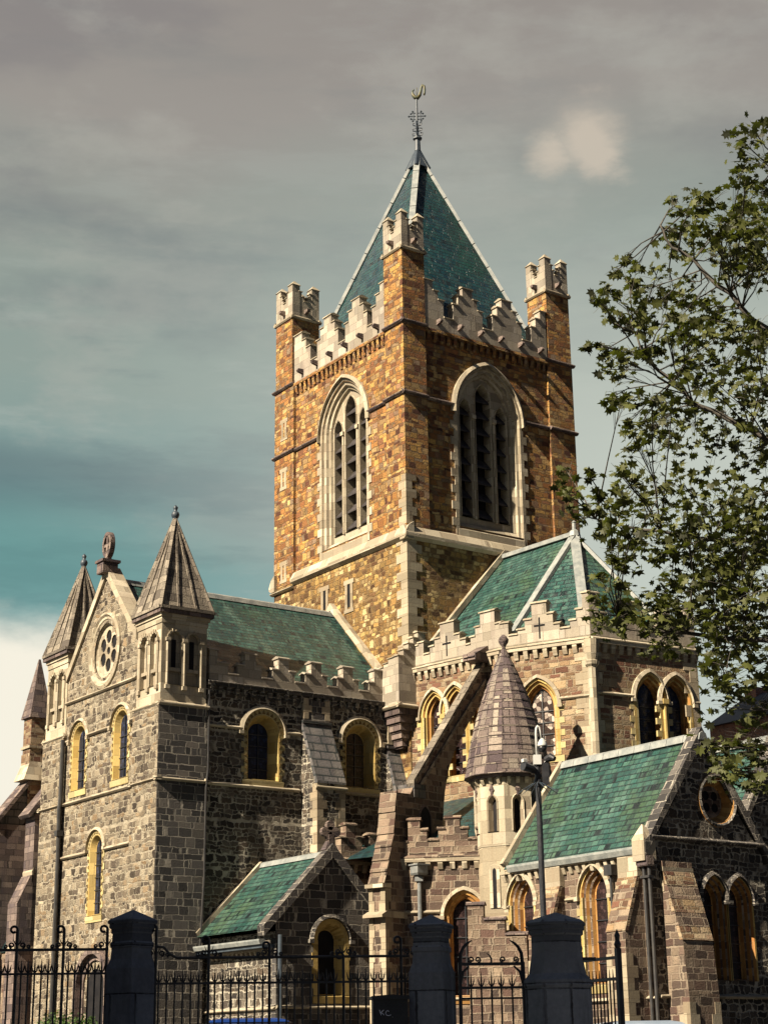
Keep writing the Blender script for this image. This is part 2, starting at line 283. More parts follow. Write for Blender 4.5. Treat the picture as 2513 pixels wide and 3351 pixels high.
class MB:
    def __init__(s): s.v = []; s.f = []; s.k = []
    def poly(s, pts, mat):
        i = len(s.v); s.v += [Vector(p) for p in pts]; s.f.append(list(range(i, i+len(pts)))); s.k.append(mat)
    def hexa(s, p, mat):          # 8 corners: bottom 4, top 4
        i = len(s.v); s.v += [Vector(q) for q in p]
        for q in ((3, 2, 1, 0), (4, 5, 6, 7), (0, 1, 5, 4), (1, 2, 6, 5), (2, 3, 7, 6), (3, 0, 4, 7)):
            s.f.append([i+j for j in q]); s.k.append(mat)
    def box(s, F, a0, a1, h0, h1, d0, d1, mat):
        s.hexa([F(a0, h0, d0), F(a1, h0, d0), F(a1, h0, d1), F(a0, h0, d1), F(a0, h1, d0), F(a1, h1, d0), F(a1, h1, d1), F(a0, h1, d1)], mat)
    def wbox(s, x0, x1, y0, y1, z0, z1, mat):
        s.hexa([(x0, y0, z0), (x1, y0, z0), (x1, y1, z0), (x0, y1, z0), (x0, y0, z1), (x1, y0, z1), (x1, y1, z1), (x0, y1, z1)], mat)
    def frust(s, x0, x1, y0, y1, z0, X0, X1, Y0, Y1, z1, mat):
        s.hexa([(x0, y0, z0), (x1, y0, z0), (x1, y1, z0), (x0, y1, z0), (X0, Y0, z1), (X1, Y0, z1), (X1, Y1, z1), (X0, Y1, z1)], mat)
    def prism(s, F, pts, d0, d1, mat, mside=None):       # outline in (s,h), extruded in d
        a = [F(p[0], p[1], d0) for p in pts]; b = [F(p[0], p[1], d1) for p in pts]
        s.poly(a[::-1], mat); s.poly(b, mat)
        n = len(pts)
        for i in range(n): s.poly([a[i], a[(i+1) % n], b[(i+1) % n], b[i]], mside or mat)
    def prof(s, F, a0, a1, sec, mat):                    # section in (d,h), extruded along s
        a = [F(a0, h, d) for d, h in sec]; b = [F(a1, h, d) for d, h in sec]
        s.poly(a, mat); s.poly(b[::-1], mat); n = len(sec)
        for i in range(n): s.poly([a[i], b[i], b[(i+1) % n], a[(i+1) % n]], mat)
    def wall(s, F, outer, holes, mat, d=0.0):
        loops = [[Vector((p[0], p[1], 0)) for p in q] for q in [outer]+holes]
        flat = [p for q in loops for p in q]
        i = len(s.v); s.v += [F(p.x, p.y, d) for p in flat]
        for t3 in tessellate_polygon(loops): s.f.append([i+j for j in t3]); s.k.append(mat)
    def loft(s, F, A_, dA, B_, dB, closed, mat):
        n = len(A_)
        for i in range(n if closed else n-1):
            j = (i+1) % n
            s.poly([F(*A_[i], dA), F(*A_[j], dA), F(*B_[j], dB), F(*B_[i], dB)], mat)
    def tube(s, pts, r, mat, n=8, cap=True):
        pts = [Vector(p) for p in pts]; rr = r if isinstance(r, (list, tuple)) else [r]*len(pts)
        i0 = len(s.v); up0 = None
        for i, p in enumerate(pts):
            tg = (pts[min(i+1, len(pts)-1)] - pts[max(i-1, 0)]).normalized()
            if up0 is None: up0 = tg.orthogonal().normalized()
            up0 = (up0 - tg*up0.dot(tg)).normalized(); sd = tg.cross(up0)
            for k in range(n):
                a = 2*math.pi*k/n; s.v.append(p + (up0*math.cos(a)+sd*math.sin(a))*rr[i])
        for i in range(len(pts)-1):
            for k in range(n):
                s.f.append([i0+i*n+k, i0+i*n+(k+1) % n, i0+(i+1)*n+(k+1) % n, i0+(i+1)*n+k]); s.k.append(mat)
        if cap:
            s.f.append([i0+k for k in range(n)][::-1]); s.k.append(mat)
            s.f.append([i0+(len(pts)-1)*n+k for k in range(n)]); s.k.append(mat)
    def beam(s, p, q, w, hgt, mat, up=(0, 0, 1)):        # rectangular bar
        p = Vector(p); q = Vector(q); t_ = (q-p).normalized(); sd = t_.cross(Vector(up)).normalized(); u = sd.cross(t_)
        c = [(-w/2, -hgt/2), (w/2, -hgt/2), (w/2, hgt/2), (-w/2, hgt/2)]
        a = [p+sd*x+u*y for x, y in c]; b = [q+sd*x+u*y for x, y in c]
        s.hexa(a+b, mat)
    def lathe(s, c, prf, mat, n=12, rot=0.0):            # profile [(r,z)] about the vertical through c
        i0 = len(s.v)
        for r, z in prf:
            for k in range(n):
                a = rot+2*math.pi*k/n; s.v.append(Vector((c[0]+r*math.cos(a), c[1]+r*math.sin(a), z)))
        for i in range(len(prf)-1):
            for k in range(n):
                s.f.append([i0+i*n+k, i0+i*n+(k+1) % n, i0+(i+1)*n+(k+1) % n, i0+(i+1)*n+k]); s.k.append(mat)
        s.f.append([i0+k for k in range(n)][::-1]); s.k.append(mat)
        s.f.append([i0+(len(prf)-1)*n+k for k in range(n)]); s.k.append(mat)
    def build(s, name, parent=None, smooth=False, org=None):
        me = bpy.data.meshes.new(name)
        og = Vector(org) if org is not None else Vector((0, 0, 0))
        me.from_pydata([tuple(v-og) for v in s.v], [], s.f)
        names = []
        for k in s.k:
            if k not in names: names.append(k)
        for k in names: me.materials.append(MATS[k])
        idx = {k: i for i, k in enumerate(names)}
        me.polygons.foreach_set('material_index', [idx[k] for k in s.k])
        me.update()
        uvl = me.uv_layers.new(name='UVMap'); dat = uvl.data
        for p in me.polygons:
            nn = p.normal
            if abs(nn.z) > 0.97: tt = Vector((1, 0, 0)); bb = Vector((0, 1, 0))
            else:
                tt = Vector((0, 0, 1)).cross(nn).normalized(); bb = nn.cross(tt)
            for li in p.loop_indices:
                co = s.v[me.loops[li].vertex_index]; dat[li].uv = (co.dot(tt), co.dot(bb))
        if smooth: me.polygons.foreach_set('use_smooth', [True]*len(me.polygons))
        ob = bpy.data.objects.new(name, me); COL.objects.link(ob)
        if parent is not None: ob.parent = parent
        return ob

def empty(name, label, cat, loc=(0, 0, 0), group=None, rz=0.0):
    o = bpy.data.objects.new(name, None); COL.objects.link(o); o.location = loc; o.rotation_euler = (0, 0, rz); o.empty_display_size = 0.3
    o['label'] = label; o['category'] = cat
    if group: o['group'] = group
    return o
def structure(o): o['kind'] = 'structure'; return o

# ---- gothic vocabulary
def arch(sc, sill, a0, hs, k, e=0.0, n=9, sslope=0.35):
    """outline of an arched opening inset by e; k=1 round head, larger k more pointed"""
    r0 = a0*k; r = r0-e; cx = r0-a0; a = a0-e
    th = math.acos(max(-1, min(1, -cx/r))) if k > 1.001 else math.pi/2
    L = []
    for i in range(n+1):
        ang = math.pi + (th-math.pi)*i/n
        L.append((cx + r*math.cos(ang), hs + r*math.sin(ang)))
    pts = [(-a, sill+max(e, 0)*sslope)] + L + [(-x, y) for x, y in L[-2::-1]] + [(a, sill+max(e, 0)*sslope)]
    return [(sc+x, y) for x, y in pts]
def head(sc, a0, hs, k, e, drop=0.0, n=9):
    p = arch(sc, hs-drop, a0, hs, k, e, n, 0.0); return p
def window(name, parent, F, sc, sill, a, hs, k, orders, glass='glass', surround=None, hood=None, hoodmat='dressed', jamb=None,
           teeth=False, bars=0, mull=False, d0=0.0, band=0.26, sillmat=None):
    """one window as one mesh: moulded reveals, glazing, surround, hood mould, jamb quoins. returns the hole for the wall"""
    M = MB(); prev = None
    for e, dd, mt in orders:
        cur = arch(sc, sill, a, hs, k, e)
        if prev: M.loft(F, prev[0], prev[1]+d0, cur, dd+d0, True, mt)
        prev = (cur, dd)
    e, dd, mt = orders[-1]
    M.poly([F(x, y, dd+d0) for x, y in prev[0]], glass)
    ag = a-e
    top = max(y for x, y in prev[0])
    if bars:
        for i in range(1, bars+1):
            hh = sill + (top-sill)*i/(bars+1)
            if hh < hs: M.box(F, sc-ag, sc+ag, hh-0.018, hh+0.018, dd+d0+0.01, dd+d0+0.05, 'iron')
    if mull: M.box(F, sc-0.02, sc+0.02, sill, top-0.05, dd+d0+0.012, dd+d0+0.045, 'iron')
    if surround:
        A_ = head(sc, a, hs, k, -band); B_ = head(sc, a, hs, k, 0.0)
        M.loft(F, A_, d0-0.02, A_, d0+0.035, False, surround); M.loft(F, A_, d0+0.035, B_, d0+0.035, False, surround); M.loft(F, B_, d0+0.035, B_, d0-0.05, False, surround)
    if jamb:
        hh = sill; i = 0
        while hh < hs-0.02:
            h2 = min(hh+0.27, hs); w = band+0.02 if i % 2 else band*0.55
            for sg in (-1, 1):
                x0, x1 = sc+sg*(a-0.002), sc+sg*(a+w)
                M.box(F, min(x0, x1), max(x0, x1), hh+0.004, h2-0.004, d0-0.08, d0+0.028, jamb)
            hh = h2; i += 1
        sm = sillmat or jamb
        M.prof(F, sc-a-band*0.9, sc+a+band*0.9, [(d0-0.1, sill-0.30), (d0+0.04, sill-0.30), (d0+0.06, sill-0.04), (d0-0.1, sill+0.02)], sm)
    if hood is not None:
        e0, e1, dp, drop = hood
        A_ = head(sc, a, hs, k, -e1, drop); B_ = head(sc, a, hs, k, -e0, drop)
        M.loft(F, A_, d0-0.02, A_, d0+dp*0.55, False, hoodmat); M.loft(F, A_, d0+dp*0.55, B_, d0+dp, False, hoodmat); M.loft(F, B_, d0+dp, B_, d0-0.02, False, hoodmat)
        for sg in (-1, 1):
            x0, x1 = sc+sg*(a+e0-0.02), sc+sg*(a+e1+0.05)
            M.box(F, min(x0, x1), max(x0, x1), hs-drop-0.12, hs-drop+0.02, d0-0.02, d0+dp*1.1, hoodmat)
    if teeth:
        n = 13
        for i in range(n):
            ang = math.pi*(i+0.5)/n; ra, rb = a+0.05, a+band*0.78; da = math.pi/n*0.40
            P = [(sc+ra*math.cos(ang-da), hs+ra*math.sin(ang-da)), (sc+ra*math.cos(ang+da), hs+ra*math.sin(ang+da)), (sc+rb*math.cos(ang), hs+rb*math.sin(ang))]
            M.prism(F, P, d0-0.01, d0+0.055, 'tooth_shade')
        hh = sill+0.12
        while hh < hs-0.1:
            for sg in (-1, 1):
                P = [(sc+sg*(a+0.03), hh), (sc+sg*(a+0.03), hh+0.16), (sc+sg*(a+band*0.62), hh+0.08)]
                M.prism(F, P, d0-0.01, d0+0.055, 'tooth_shade')
            hh += 0.27
    M.build(name, parent)
    return arch(sc, sill, a, hs, k, 0.012)

def string(M, F, a0, a1, z, h=0.2, p=0.16, mat='dressed', d0=0.0):
    M.prof(F, a0, a1, [(d0-0.05, z-h*0.45), (d0+p*0.5, z-h*0.45), (d0+p, z-h*0.1), (d0+p, z+h*0.12), (d0-0.05, z+h*0.75)], mat)
def corbels(M, F, a0, a1, z0, z1, p, w, gap, mat='dressed', band=0.12, d0=0.0):
    n = max(1, int((a1-a0)/(w+gap))); st = (a1-a0)/n
    for i in range(n):
        s0 = a0+i*st+(st-w)/2
        M.prof(F, s0, s0+w, [(d0-0.03, z0), (d0+p*0.45, z0), (d0+p, z0+(z1-z0)*0.5), (d0+p, z1-band), (d0-0.03, z1-band)], mat)
    M.box(F, a0, a1, z1-band-0.003, z1, d0-0.03, d0+p+0.03, mat)
def cren(M, F, z0, cols, th=0.42, mat='parapet_stone', cop='dressed', d0=0.0, ch=0.085):
    n = len(cols)
    for i, (a, b, h) in enumerate(cols):
        M.box(F, a, b, z0, h, d0-th, d0, mat)
        lft = 0.06 if (i == 0 or cols[i-1][2] < h) else -0.001
        rg = 0.06 if (i == n-1 or cols[i+1][2] < h) else -0.001
        M.prof(F, a-lft, b+rg, [(d0-th-0.05, h+0.002), (d0+0.055, h+0.002), (d0+0.055, h+ch*0.6), (d0-th*0.35, h+ch*1.6), (d0-th-0.05, h+ch*0.6)], cop)
def steps(c, hw, tops, gapz=None):
    """a stepped merlon centred on c: hw half widths from outer to inner, tops heights"""
    out = []; prev = hw[0]
    L = []
    for i in range(len(hw)-1): L.append((c-hw[i], c-hw[i+1], tops[i]))
    L.append((c-hw[-1], c+hw[-1], tops[-1]))
    for i in range(len(hw)-2, -1, -1): L.append((c+hw[i+1], c+hw[i], tops[i]))
    return L
def toothed(M, x, y, sx, sy, z0, z1, hh=0.42, a=0.75, b=0.42, out=0.03, mat='quoin'):
    """quoins on the vertical corner (x,y); the walls run towards sx and sy"""
    z = z0; i = 0
    while z < z1-0.05:
        p, q = (a, b) if i % 2 else (b, a)
        x0, x1 = sorted((x-sx*out, x+sx*p)); y0, y1 = sorted((y-sy*out, y+sy*q))
        M.wbox(x0, x1, y0, y1, z+0.006, min(z+hh, z1)-0.006, mat); z += hh; i += 1
def fquoin(M, F, s0, sg, z0, z1, hh=0.4, a=0.5, b=0.28, d=0.025, mat='quoin', dd=0.3):
    z = z0; i = 0
    while z < z1-0.05:
        w = a if i % 2 else b
        M.box(F, min(s0, s0+sg*w), max(s0, s0+sg*w), z+0.006, min(z+hh, z1)-0.006, -dd, d, mat); z += hh; i += 1
# ------------------------------------------------------------------ ground
def ground():
    M = MB(); M.poly([(-900, -900, 0), (900, -900, 0), (900, 900, 0), (-900, 900, 0)], 'paving'); structure(M.build('ground'))
    fo = Vector((-31.77, -43.7, 0)); ft = Vector((.866, -.5, 0)); fn = Vector((-.5, -.866, 0))
    M = MB(); a = fo-ft*70-fn*0.3; b = fo+ft*70-fn*0.3
    M.hexa([a, b, b-fn*130, a-fn*130]+[p+Vector((0, 0, 1.0)) for p in (a, b, b-fn*130, a-fn*130)], 'yard_gravel'); structure(M.build('churchyard_ground'))
    M = MB(); a = fo-ft*70+fn*3.2; b = fo+ft*70+fn*3.2
    M.poly([a+Vector((0, 0, .006)), b+Vector((0, 0, .006)), b+fn*9+Vector((0, 0, .006)), a+fn*9+Vector((0, 0, .006))], 'asphalt'); structure(M.build('road'))
    M = MB(); a = fo-ft*70+fn*0.3; b = fo+ft*70+fn*0.3
    M.hexa([a, b, b+fn*2.9, a+fn*2.9]+[p+Vector((0, 0, .13)) for p in (a, b, b+fn*2.9, a+fn*2.9)], 'paving'); structure(M.build('pavement'))
ground()

# ================================================================== the cathedral
CATH = empty('cathedral', 'grey and golden stone cathedral with square pointed bell tower and green slate roofs', 'cathedral')

# ------------------------------------------------------------------ bell tower
def bell_tower():
    FRt = Fr((0, 0), (0, -1)); FLt = Fr((0, 0), (-1, 0)); FBk = Fr((11, 11.9), (0, 1)); FEs = Fr((11, 0), (1, 0))
    T = MB(); X1, Y1 = 11.0, 11.9; D = -0.14
    # belfry windows first: they give the holes
    def belfry(F, sc, a, nm):
        M = MB(); sill, hs, k = 26.35, 32.4, 1.42
        od = [(-0.42, 0.03, 'dressed'), (-0.30, 0.03, 'dressed'), (-0.24, -0.10, 'dressed'), (-0.10, -0.12, 'dressed'), (-0.06, -0.26, 'dressed'), (0.06, -0.30, 'dressed'), (0.10, -0.45, 'dressed')]
        prev = None
        for e, dd, mt in od:
            cur = arch(sc, sill, a, hs, k, e, 12, 0.9)
            if prev: M.loft(F, prev[0], prev[1]+D, cur, dd+D, True, mt)
            prev = (cur, dd)
        A_ = head(sc, a, hs, k, -0.62, 0.15, 12); B_ = head(sc, a, hs, k, -0.44, 0.15, 12)
        M.loft(F, A_, D-.02, A_, D+.12, False, 'dressed'); M.loft(F, A_, D+.12, B_, D+.2, False, 'dressed'); M.loft(F, B_, D+.2, B_, D-.02, False, 'dressed')
        fquoin(M, F, sc-a-0.30, -1, 25.9, 32.1, 0.42, 0.42, 0.2, D+0.04, 'dressed', 0.4); fquoin(M, F, sc+a+0.30, 1, 25.9, 32.1, 0.42, 0.42, 0.2, D+0.04, 'dressed', 0.4)
        # tracery plate with three lancets
        pd = D-0.45
        L = [(sc-1.15, 0.34, 32.72, 1.8), (sc, 0.47, 33.5, 2.0), (sc+1.15, 0.34, 32.72, 1.8)]
        hl = [arch(c, 27.05, w, h_, kk, 0, 8, 0) for c, w, h_, kk in L]
        M.wall(F, arch(sc, sill, a, hs, k, 0.10, 12, 0.9), hl, 'dressed', pd)
        for c, w, h_, kk in L:
            p0 = arch(c, 27.05, w, h_, kk, 0, 8, 0)
            for e0, d0_, e1, d1_ in ((-0.07, 0.0, -0.05, 0.07), (-0.05, 0.07, 0.0, 0.04), (0.0, 0.04, 0.0, -0.55)):
                M.loft(F, arch(c, 27.05, w, h_, kk, e0, 8, 0), pd+d0_, arch(c, 27.05, w, h_, kk, e1, 8, 0), pd+d1_, True, 'dressed')
            M.poly([F(x, y, pd-0.55) for x, y in p0], 'dark_void')
            tp = max(y for x, y in p0); z = 27.15
            while z < tp-0.45:
                M.prof(F, c-w+0.005, c+w-0.005, [(pd-0.50, z+0.62), (pd-0.50, z+0.55), (pd-0.07, z+0.02), (pd-0.03, z+0.02), (pd-0.03, z+0.09)], 'louvre'); z += 0.88
        # shafts between the lights
        for c in (sc-0.66, sc+0.66):
            M.tube([F(c, 27.0, pd+0.04), F(c, 32.4, pd+0.04)], 0.075, 'dressed', 8); M.box(F, c-.12, c+.12, 32.3, 32.5, pd-.01, pd+.17, 'dressed')
        # deep sloping sill
        M.prof(F, sc-a-0.35, sc+a+0.35, [(D-0.3, 25.75), (D+0.06, 25.75), (D+0.05, 26.2), (D-0.28, 26.62)], 'dressed')
        return M, arch(sc, sill, a, hs, k, -0.27, 12, 0.9)
    mR, hR = belfry(FRt, 5.3, 1.72, 'r'); mL, hL = belfry(FLt, -5.45, 1.72, 'l')
    # upper walls
    T.wall(FRt, [(0.5, 25.3), (10.5, 25.3), (10.5, 36.6), (0.5, 36.6)], [hR], 'tower_stone', D)
    T.wall(FLt, [(-11.5, 25.3), (-0.5, 25.3), (-0.5, 36.6), (-11.5, 36.6)], [hL], 'tower_stone', D)
    T.wbox(0.6, X1-0.14, 11.2, Y1-0.14, 25.3, 36.6, 'tower_stone'); T.wbox(10.2, X1-0.14, 0.6, 11.2, 25.3, 36.6, 'tower_stone')
    # clasping corner piers
    for (x0, x1, y0, y1) in ((0, 1.38, 0, 1.55), (9.3, X1, 0, 1.5), (-0.02, 1.7, 10.0, Y1), (9.4, X1, 10.3, Y1)):
        T.wbox(x0, x1, y0, y1, 25.3, 36.45, 'tower_stone')
    # lower stage
    T.wbox(0.0, X1, 0.0, Y1, 12.0, 25.3, 'tower_rubble')
    toothed(T, 0, 0, 1, 1, 17.0, 25.2, 0.44, 0.85, 0.5, 0.025, 'quoin'); toothed(T, 0, 0, 1, 1, 25.9, 28.4, 0.44, 0.6, 0.35, 0.02, 'quoin')
    # stair turret strip at far left, weathered base courses
    for F, a0, a1 in ((FRt, -0.2, 11.2), (FLt, -10.0, 0.2), (FEs, -0.1, 12.0), (FBk, -0.1, 11.2)):
        T.prof(F, a0, a1, [(-0.3, 25.12), (0.05, 25.12), (0.22, 25.25), (0.22, 25.42), (0.02, 25.78), (-0.3, 26.0)], 'dressed')
    string(T, FLt, -12.05, -9.95, 25.05, 0.2, 0.2, 'dressed')
    for z in (32.62, 36.42):
        for F, runs in ((FRt, ((-0.12, 1.4, 0), (9.28, 11.12, 0))), (FLt, ((-12.02, -9.95, 0), (-1.6, 0.12, 0)))):
            for a0, a1, dd in runs: string(T, F, a0, a1, z, 0.22, 0.17, 'roof_stone', dd)
    string(T, FRt, 1.4, 3.1, 32.62, 0.22, 0.17, 'roof_stone', D); string(T, FRt, 7.5, 9.3, 32.62, 0.22, 0.17, 'roof_stone', D)
    string(T, FLt, -9.95, -7.7, 32.62, 0.22, 0.17, 'roof_stone', D); string(T, FLt, -3.2, -1.6, 32.62, 0.22, 0.17, 'roof_stone', D)
    ob = T.build('bell_tower', CATH)
    b1 = mR.build('belfry_window', ob); b2 = mL.build('belfry_window', ob)
    # small slits
    for F, s, z, w, h in ((FLt, -10.95, 33.7, .07, .7), (FLt, -10.98, 30.9, .07, .7), (FLt, -10.95, 25.75, .07, .65), (FLt, -7.05, 23.2, .12, .95), (FLt, -4.88, 22.85, .13, 1.15)):
        M = MB(); dd = 0.0
        M.box(F, s-w, s+w, z, z+h, -0.05, 0.012, 'dark_void')
        for q in (-1, 1):
            a0, a1 = sorted((s+q*w, s+q*(w+0.2))); M.box(F, a0, a1, z-0.1, z+h+0.02, -0.1, 0.04, 'quoin')
        M.box(F, s-w-.3, s+w+.3, z+h+.02, z+h+.24, -0.1, 0.045, 'quoin'); M.box(F, s-w-.28, s+w+.28, z-.28, z-.1, -0.1, 0.045, 'quoin')
        M.build('slit_window', ob)
    # corbel table + stepped battlements
    h1, h2, h3, gp = 38.05, 38.6, 39.1, 37.15
    colsR = [(1.38, 1.9, h3-.1), (1.9, 2.22, h2-.1), (2.22, 2.56, h1), (2.56, 3.2, gp)] + steps(4.12, (0.94, 0.62, 0.32), (h1, h2, h3)) + [(5.06, 5.72, gp)] + steps(6.68, (0.96, 0.64, 0.33), (h1, h2, h3)) + [(7.64, 8.3, gp), (8.3, 8.62, h1), (8.62, 8.95, h2), (8.95, 9.32, h3)]
    colsL = [(-10.0, -9.25, h3), (-9.25, -8.85, h2), (-8.85, -8.4, h1), (-8.4, -7.75, gp)] + steps(-6.75, (1.0, 0.68, 0.34), (h1, h2, h3)) + [(-5.75, -5.1, gp)] + steps(-4.1, (1.0, 0.68, 0.34), (h1, h2, h3)) + [(-3.1, -2.65, gp), (-2.65, -2.3, h1), (-2.3, -1.95, h2), (-1.95, -1.55, h3)]
    for F, cols, a0, a1 in ((FRt, colsR, 1.38, 9.3), (FLt, colsL, -10.0, -1.55), (FEs, [(a+0.6, b+0.6, h) for a, b, h in colsR], 2.0, 9.9), (FBk, colsR, 1.5, 9.3)):
        M = MB(); corbels(M, F, a0, a1, 35.72, 36.36, 0.16, 0.19, 0.22, 'tower_stone', 0.16, D)
        cren(M, F, 36.36, cols, 0.45, 'parapet_stone', 'dressed', -0.02)
        n = 6
        for i in range(n):       # waterspouts
            s = a0+(a1-a0)*(i+0.6)/n
            M.prof(F, s-.08, s+.08, [(-.1, 36.62), (.30, 36.72), (.36, 36.80), (.30, 36.90), (-.1, 36.92)], 'roof_stone')
        M.build('battlement', ob)
    # corner turrets
    for x0, x1, y0, y1 in ((0, 1.38, 0, 1.58), (9.42, 10.98, 0, 1.55), (0.02, 1.76, 10.2, 11.88), (9.42, 10.98, 10.33, 11.88)):
        M = MB(); M.wbox(x0, x1, y0, y1, 36.45, 40.45, 'tower_stone')
        for F, w, oo in ((Fr((x0, y0), (0, -1)), x1-x0, 0), (Fr((x1, y0), (1, 0)), y1-y0, 0), (Fr((x1, y1), (0, 1)), x1-x0, 0), (Fr((x0, y1), (-1, 0)), y1-y0, 0)):
            string(M, F, -0.11, w+0.11, 40.42, 0.2, 0.12, 'dressed')
            q = w/1.5; a_, e_ = .40*q, w-.40*q
            cren(M, F, 40.5, [(a_, a_+.12*q, 42.02), (a_+.12*q, a_+.23*q, 41.74), (a_+.23*q, e_-.23*q, 41.48), (e_-.23*q, e_-.12*q, 41.74), (e_-.12*q, e_, 42.02)], 0.24, 'parapet_stone', 'dressed', -0.015, 0.06)
            M.prof(F, w*.5-.1, w*.5+.1, [(-.05, 40.72), (.3, 40.82), (.32, 40.95), (-.05, 41.0)], 'roof_stone')
        M.wbox(x0+.2, x1-.2, y0+.2, y1-.2, 40.45, 41.0, 'lead')
        pw, ph = (x1-x0)*.275, (y1-y0)*.275
        for cx in (x0, x1-pw):
            for cy in (y0, y1-ph):
                M.wbox(cx, cx+pw, cy, cy+ph, 40.46, 42.36, 'parapet_stone'); M.frust(cx-.05, cx+pw+.05, cy-.05, cy+ph+.05, 42.362, cx+pw/2-.03, cx+pw/2+.03, cy+ph/2-.03, cy+ph/2+.03, 42.66, 'dressed')
        M.build('corner_turret', ob)
    # slated spire with lead hips
    cx, cy, zb, za, hw = 5.58, 5.9, 36.8, 50.1, 4.72
    M = MB(); base = [(cx-hw, cy-hw, zb), (cx+hw, cy-hw, zb), (cx+hw, cy+hw, zb), (cx-hw, cy+hw, zb)]
    for i in range(4): M.poly([base[i], base[(i+1) % 4], (cx, cy, za)], 'tower_slate')
    M.poly([(0.3, 0.3, 36.6), (10.7, 0.3, 36.6), (10.7, 11.6, 36.6), (0.3, 11.6, 36.6)], 'lead')
    sp = M.build('spire_roof', ob)
    M = MB()
    for b in base:
        b = Vector(b); ap = Vector((cx, cy, za)); ou = Vector((b.x-cx, b.y-cy, 0)).normalized()
        n = 9
        for i in range(n):
            p = b.lerp(ap, i/n)+ou*.02; q = b.lerp(ap, (i+1)/n-.004)+ou*.02; M.beam(p, q, 0.34, 0.16+0.02*(i % 2), 'lead', ou+Vector((0, 0, .35)))
    M.build('hip_flashing', sp)
    M = MB()
    M.frust(cx-.52, cx+.52, cy-.52, cy+.52, 49.15, cx-.12, cx+.12, cy-.12, cy+.12, 50.35, 'dark_lead')
    M.build('spire_cap', sp)
    # iron finial with gilded weathercock
    M = MB()
    M.lathe((cx, cy), [(.17, 50.3), (.15, 51.0), (.26, 51.05), (.26, 51.13), (.10, 51.2), (.08, 51.7), (.12, 51.75), (.07, 51.85), (.06, 52.1), (.055, 53.7)], 'dark_lead', 8)
    for z, r in ((51.25, .26), (51.55, .24), (51.9, .22)):
        for k in range(4):
            a = math.pi/4+k*math.pi/2; ca, sa = math.cos(a), math.sin(a)
            M.tube([(cx+.05*ca, cy+.05*sa, z), (cx+r*ca, cy+r*sa, z+.05), (cx+(r+.04)*ca, cy+(r+.04)*sa, z+.17), (cx+(r-.08)*ca, cy+(r-.08)*sa, z+.2)], .035, 'dark_lead', 5)
    ax = Vector((.78, -.62, 0)); c0 = Vector((cx, cy, 52.52))
    M.tube([c0-ax*.46, c0+ax*.46], .035, 'dark_lead', 6)
    for q in (-.2, .2):
        M.tube([c0+ax*q-Vector((0, 0, .3)), c0+ax*q+Vector((0, 0, .3))], .028, 'dark_lead', 6); M.tube([c0-ax*.3+Vector((0, 0, q)), c0+ax*.3+Vector((0, 0, q))], .028, 'dark_lead', 6)
    for dx, dz in ((-.46, 0), (.46, 0), (0, .46), (0, -.46), (-.24, .3), (.24, .3), (-.24, -.3), (.24, -.3), (-.34, .16), (.34, .16), (-.34, -.16), (.34, -.16)):
        p = c0+ax*dx+Vector((0, 0, dz)); M.lathe((p.x, p.y), [(.01, p.z-.07), (.065, p.z), (.01, p.z+.07)], 'dark_lead', 6)
    wv = M.build('weathervane', ob)
    M = MB(); c1 = Vector((cx, cy, 53.95))
    P = lambda u, z: c1+ax*u+Vector((0, 0, z))
    M.tube([P(-.2, .22), P(-.235, .12), P(-.20, -.05), P(-.08, -.22), (P(.06, -.25)), P(.18, -.08), P(.24, .18), P(.28, .42), P(.36, .56), P(.44, .50), P(.47, .28), P(.46, .04), P(.44, -.08)], [.03, .055, .09, .12, .12, .10, .075, .07, .075, .075, .07, .06, .05], 'bronze', 8)
    M.tube([P(-.2, .2), P(-.27, .18)], [.05, .01], 'bronze', 6); M.tube([P(-.17, .22), P(-.14, .33)], [.05, .02], 'bronze', 6)
    M.tube([P(.02, -.1), P(.03, .42)], .02, 'bronze', 5)
    M.build('weathercock', wv, True)
    return ob
TOWER = bell_tower()

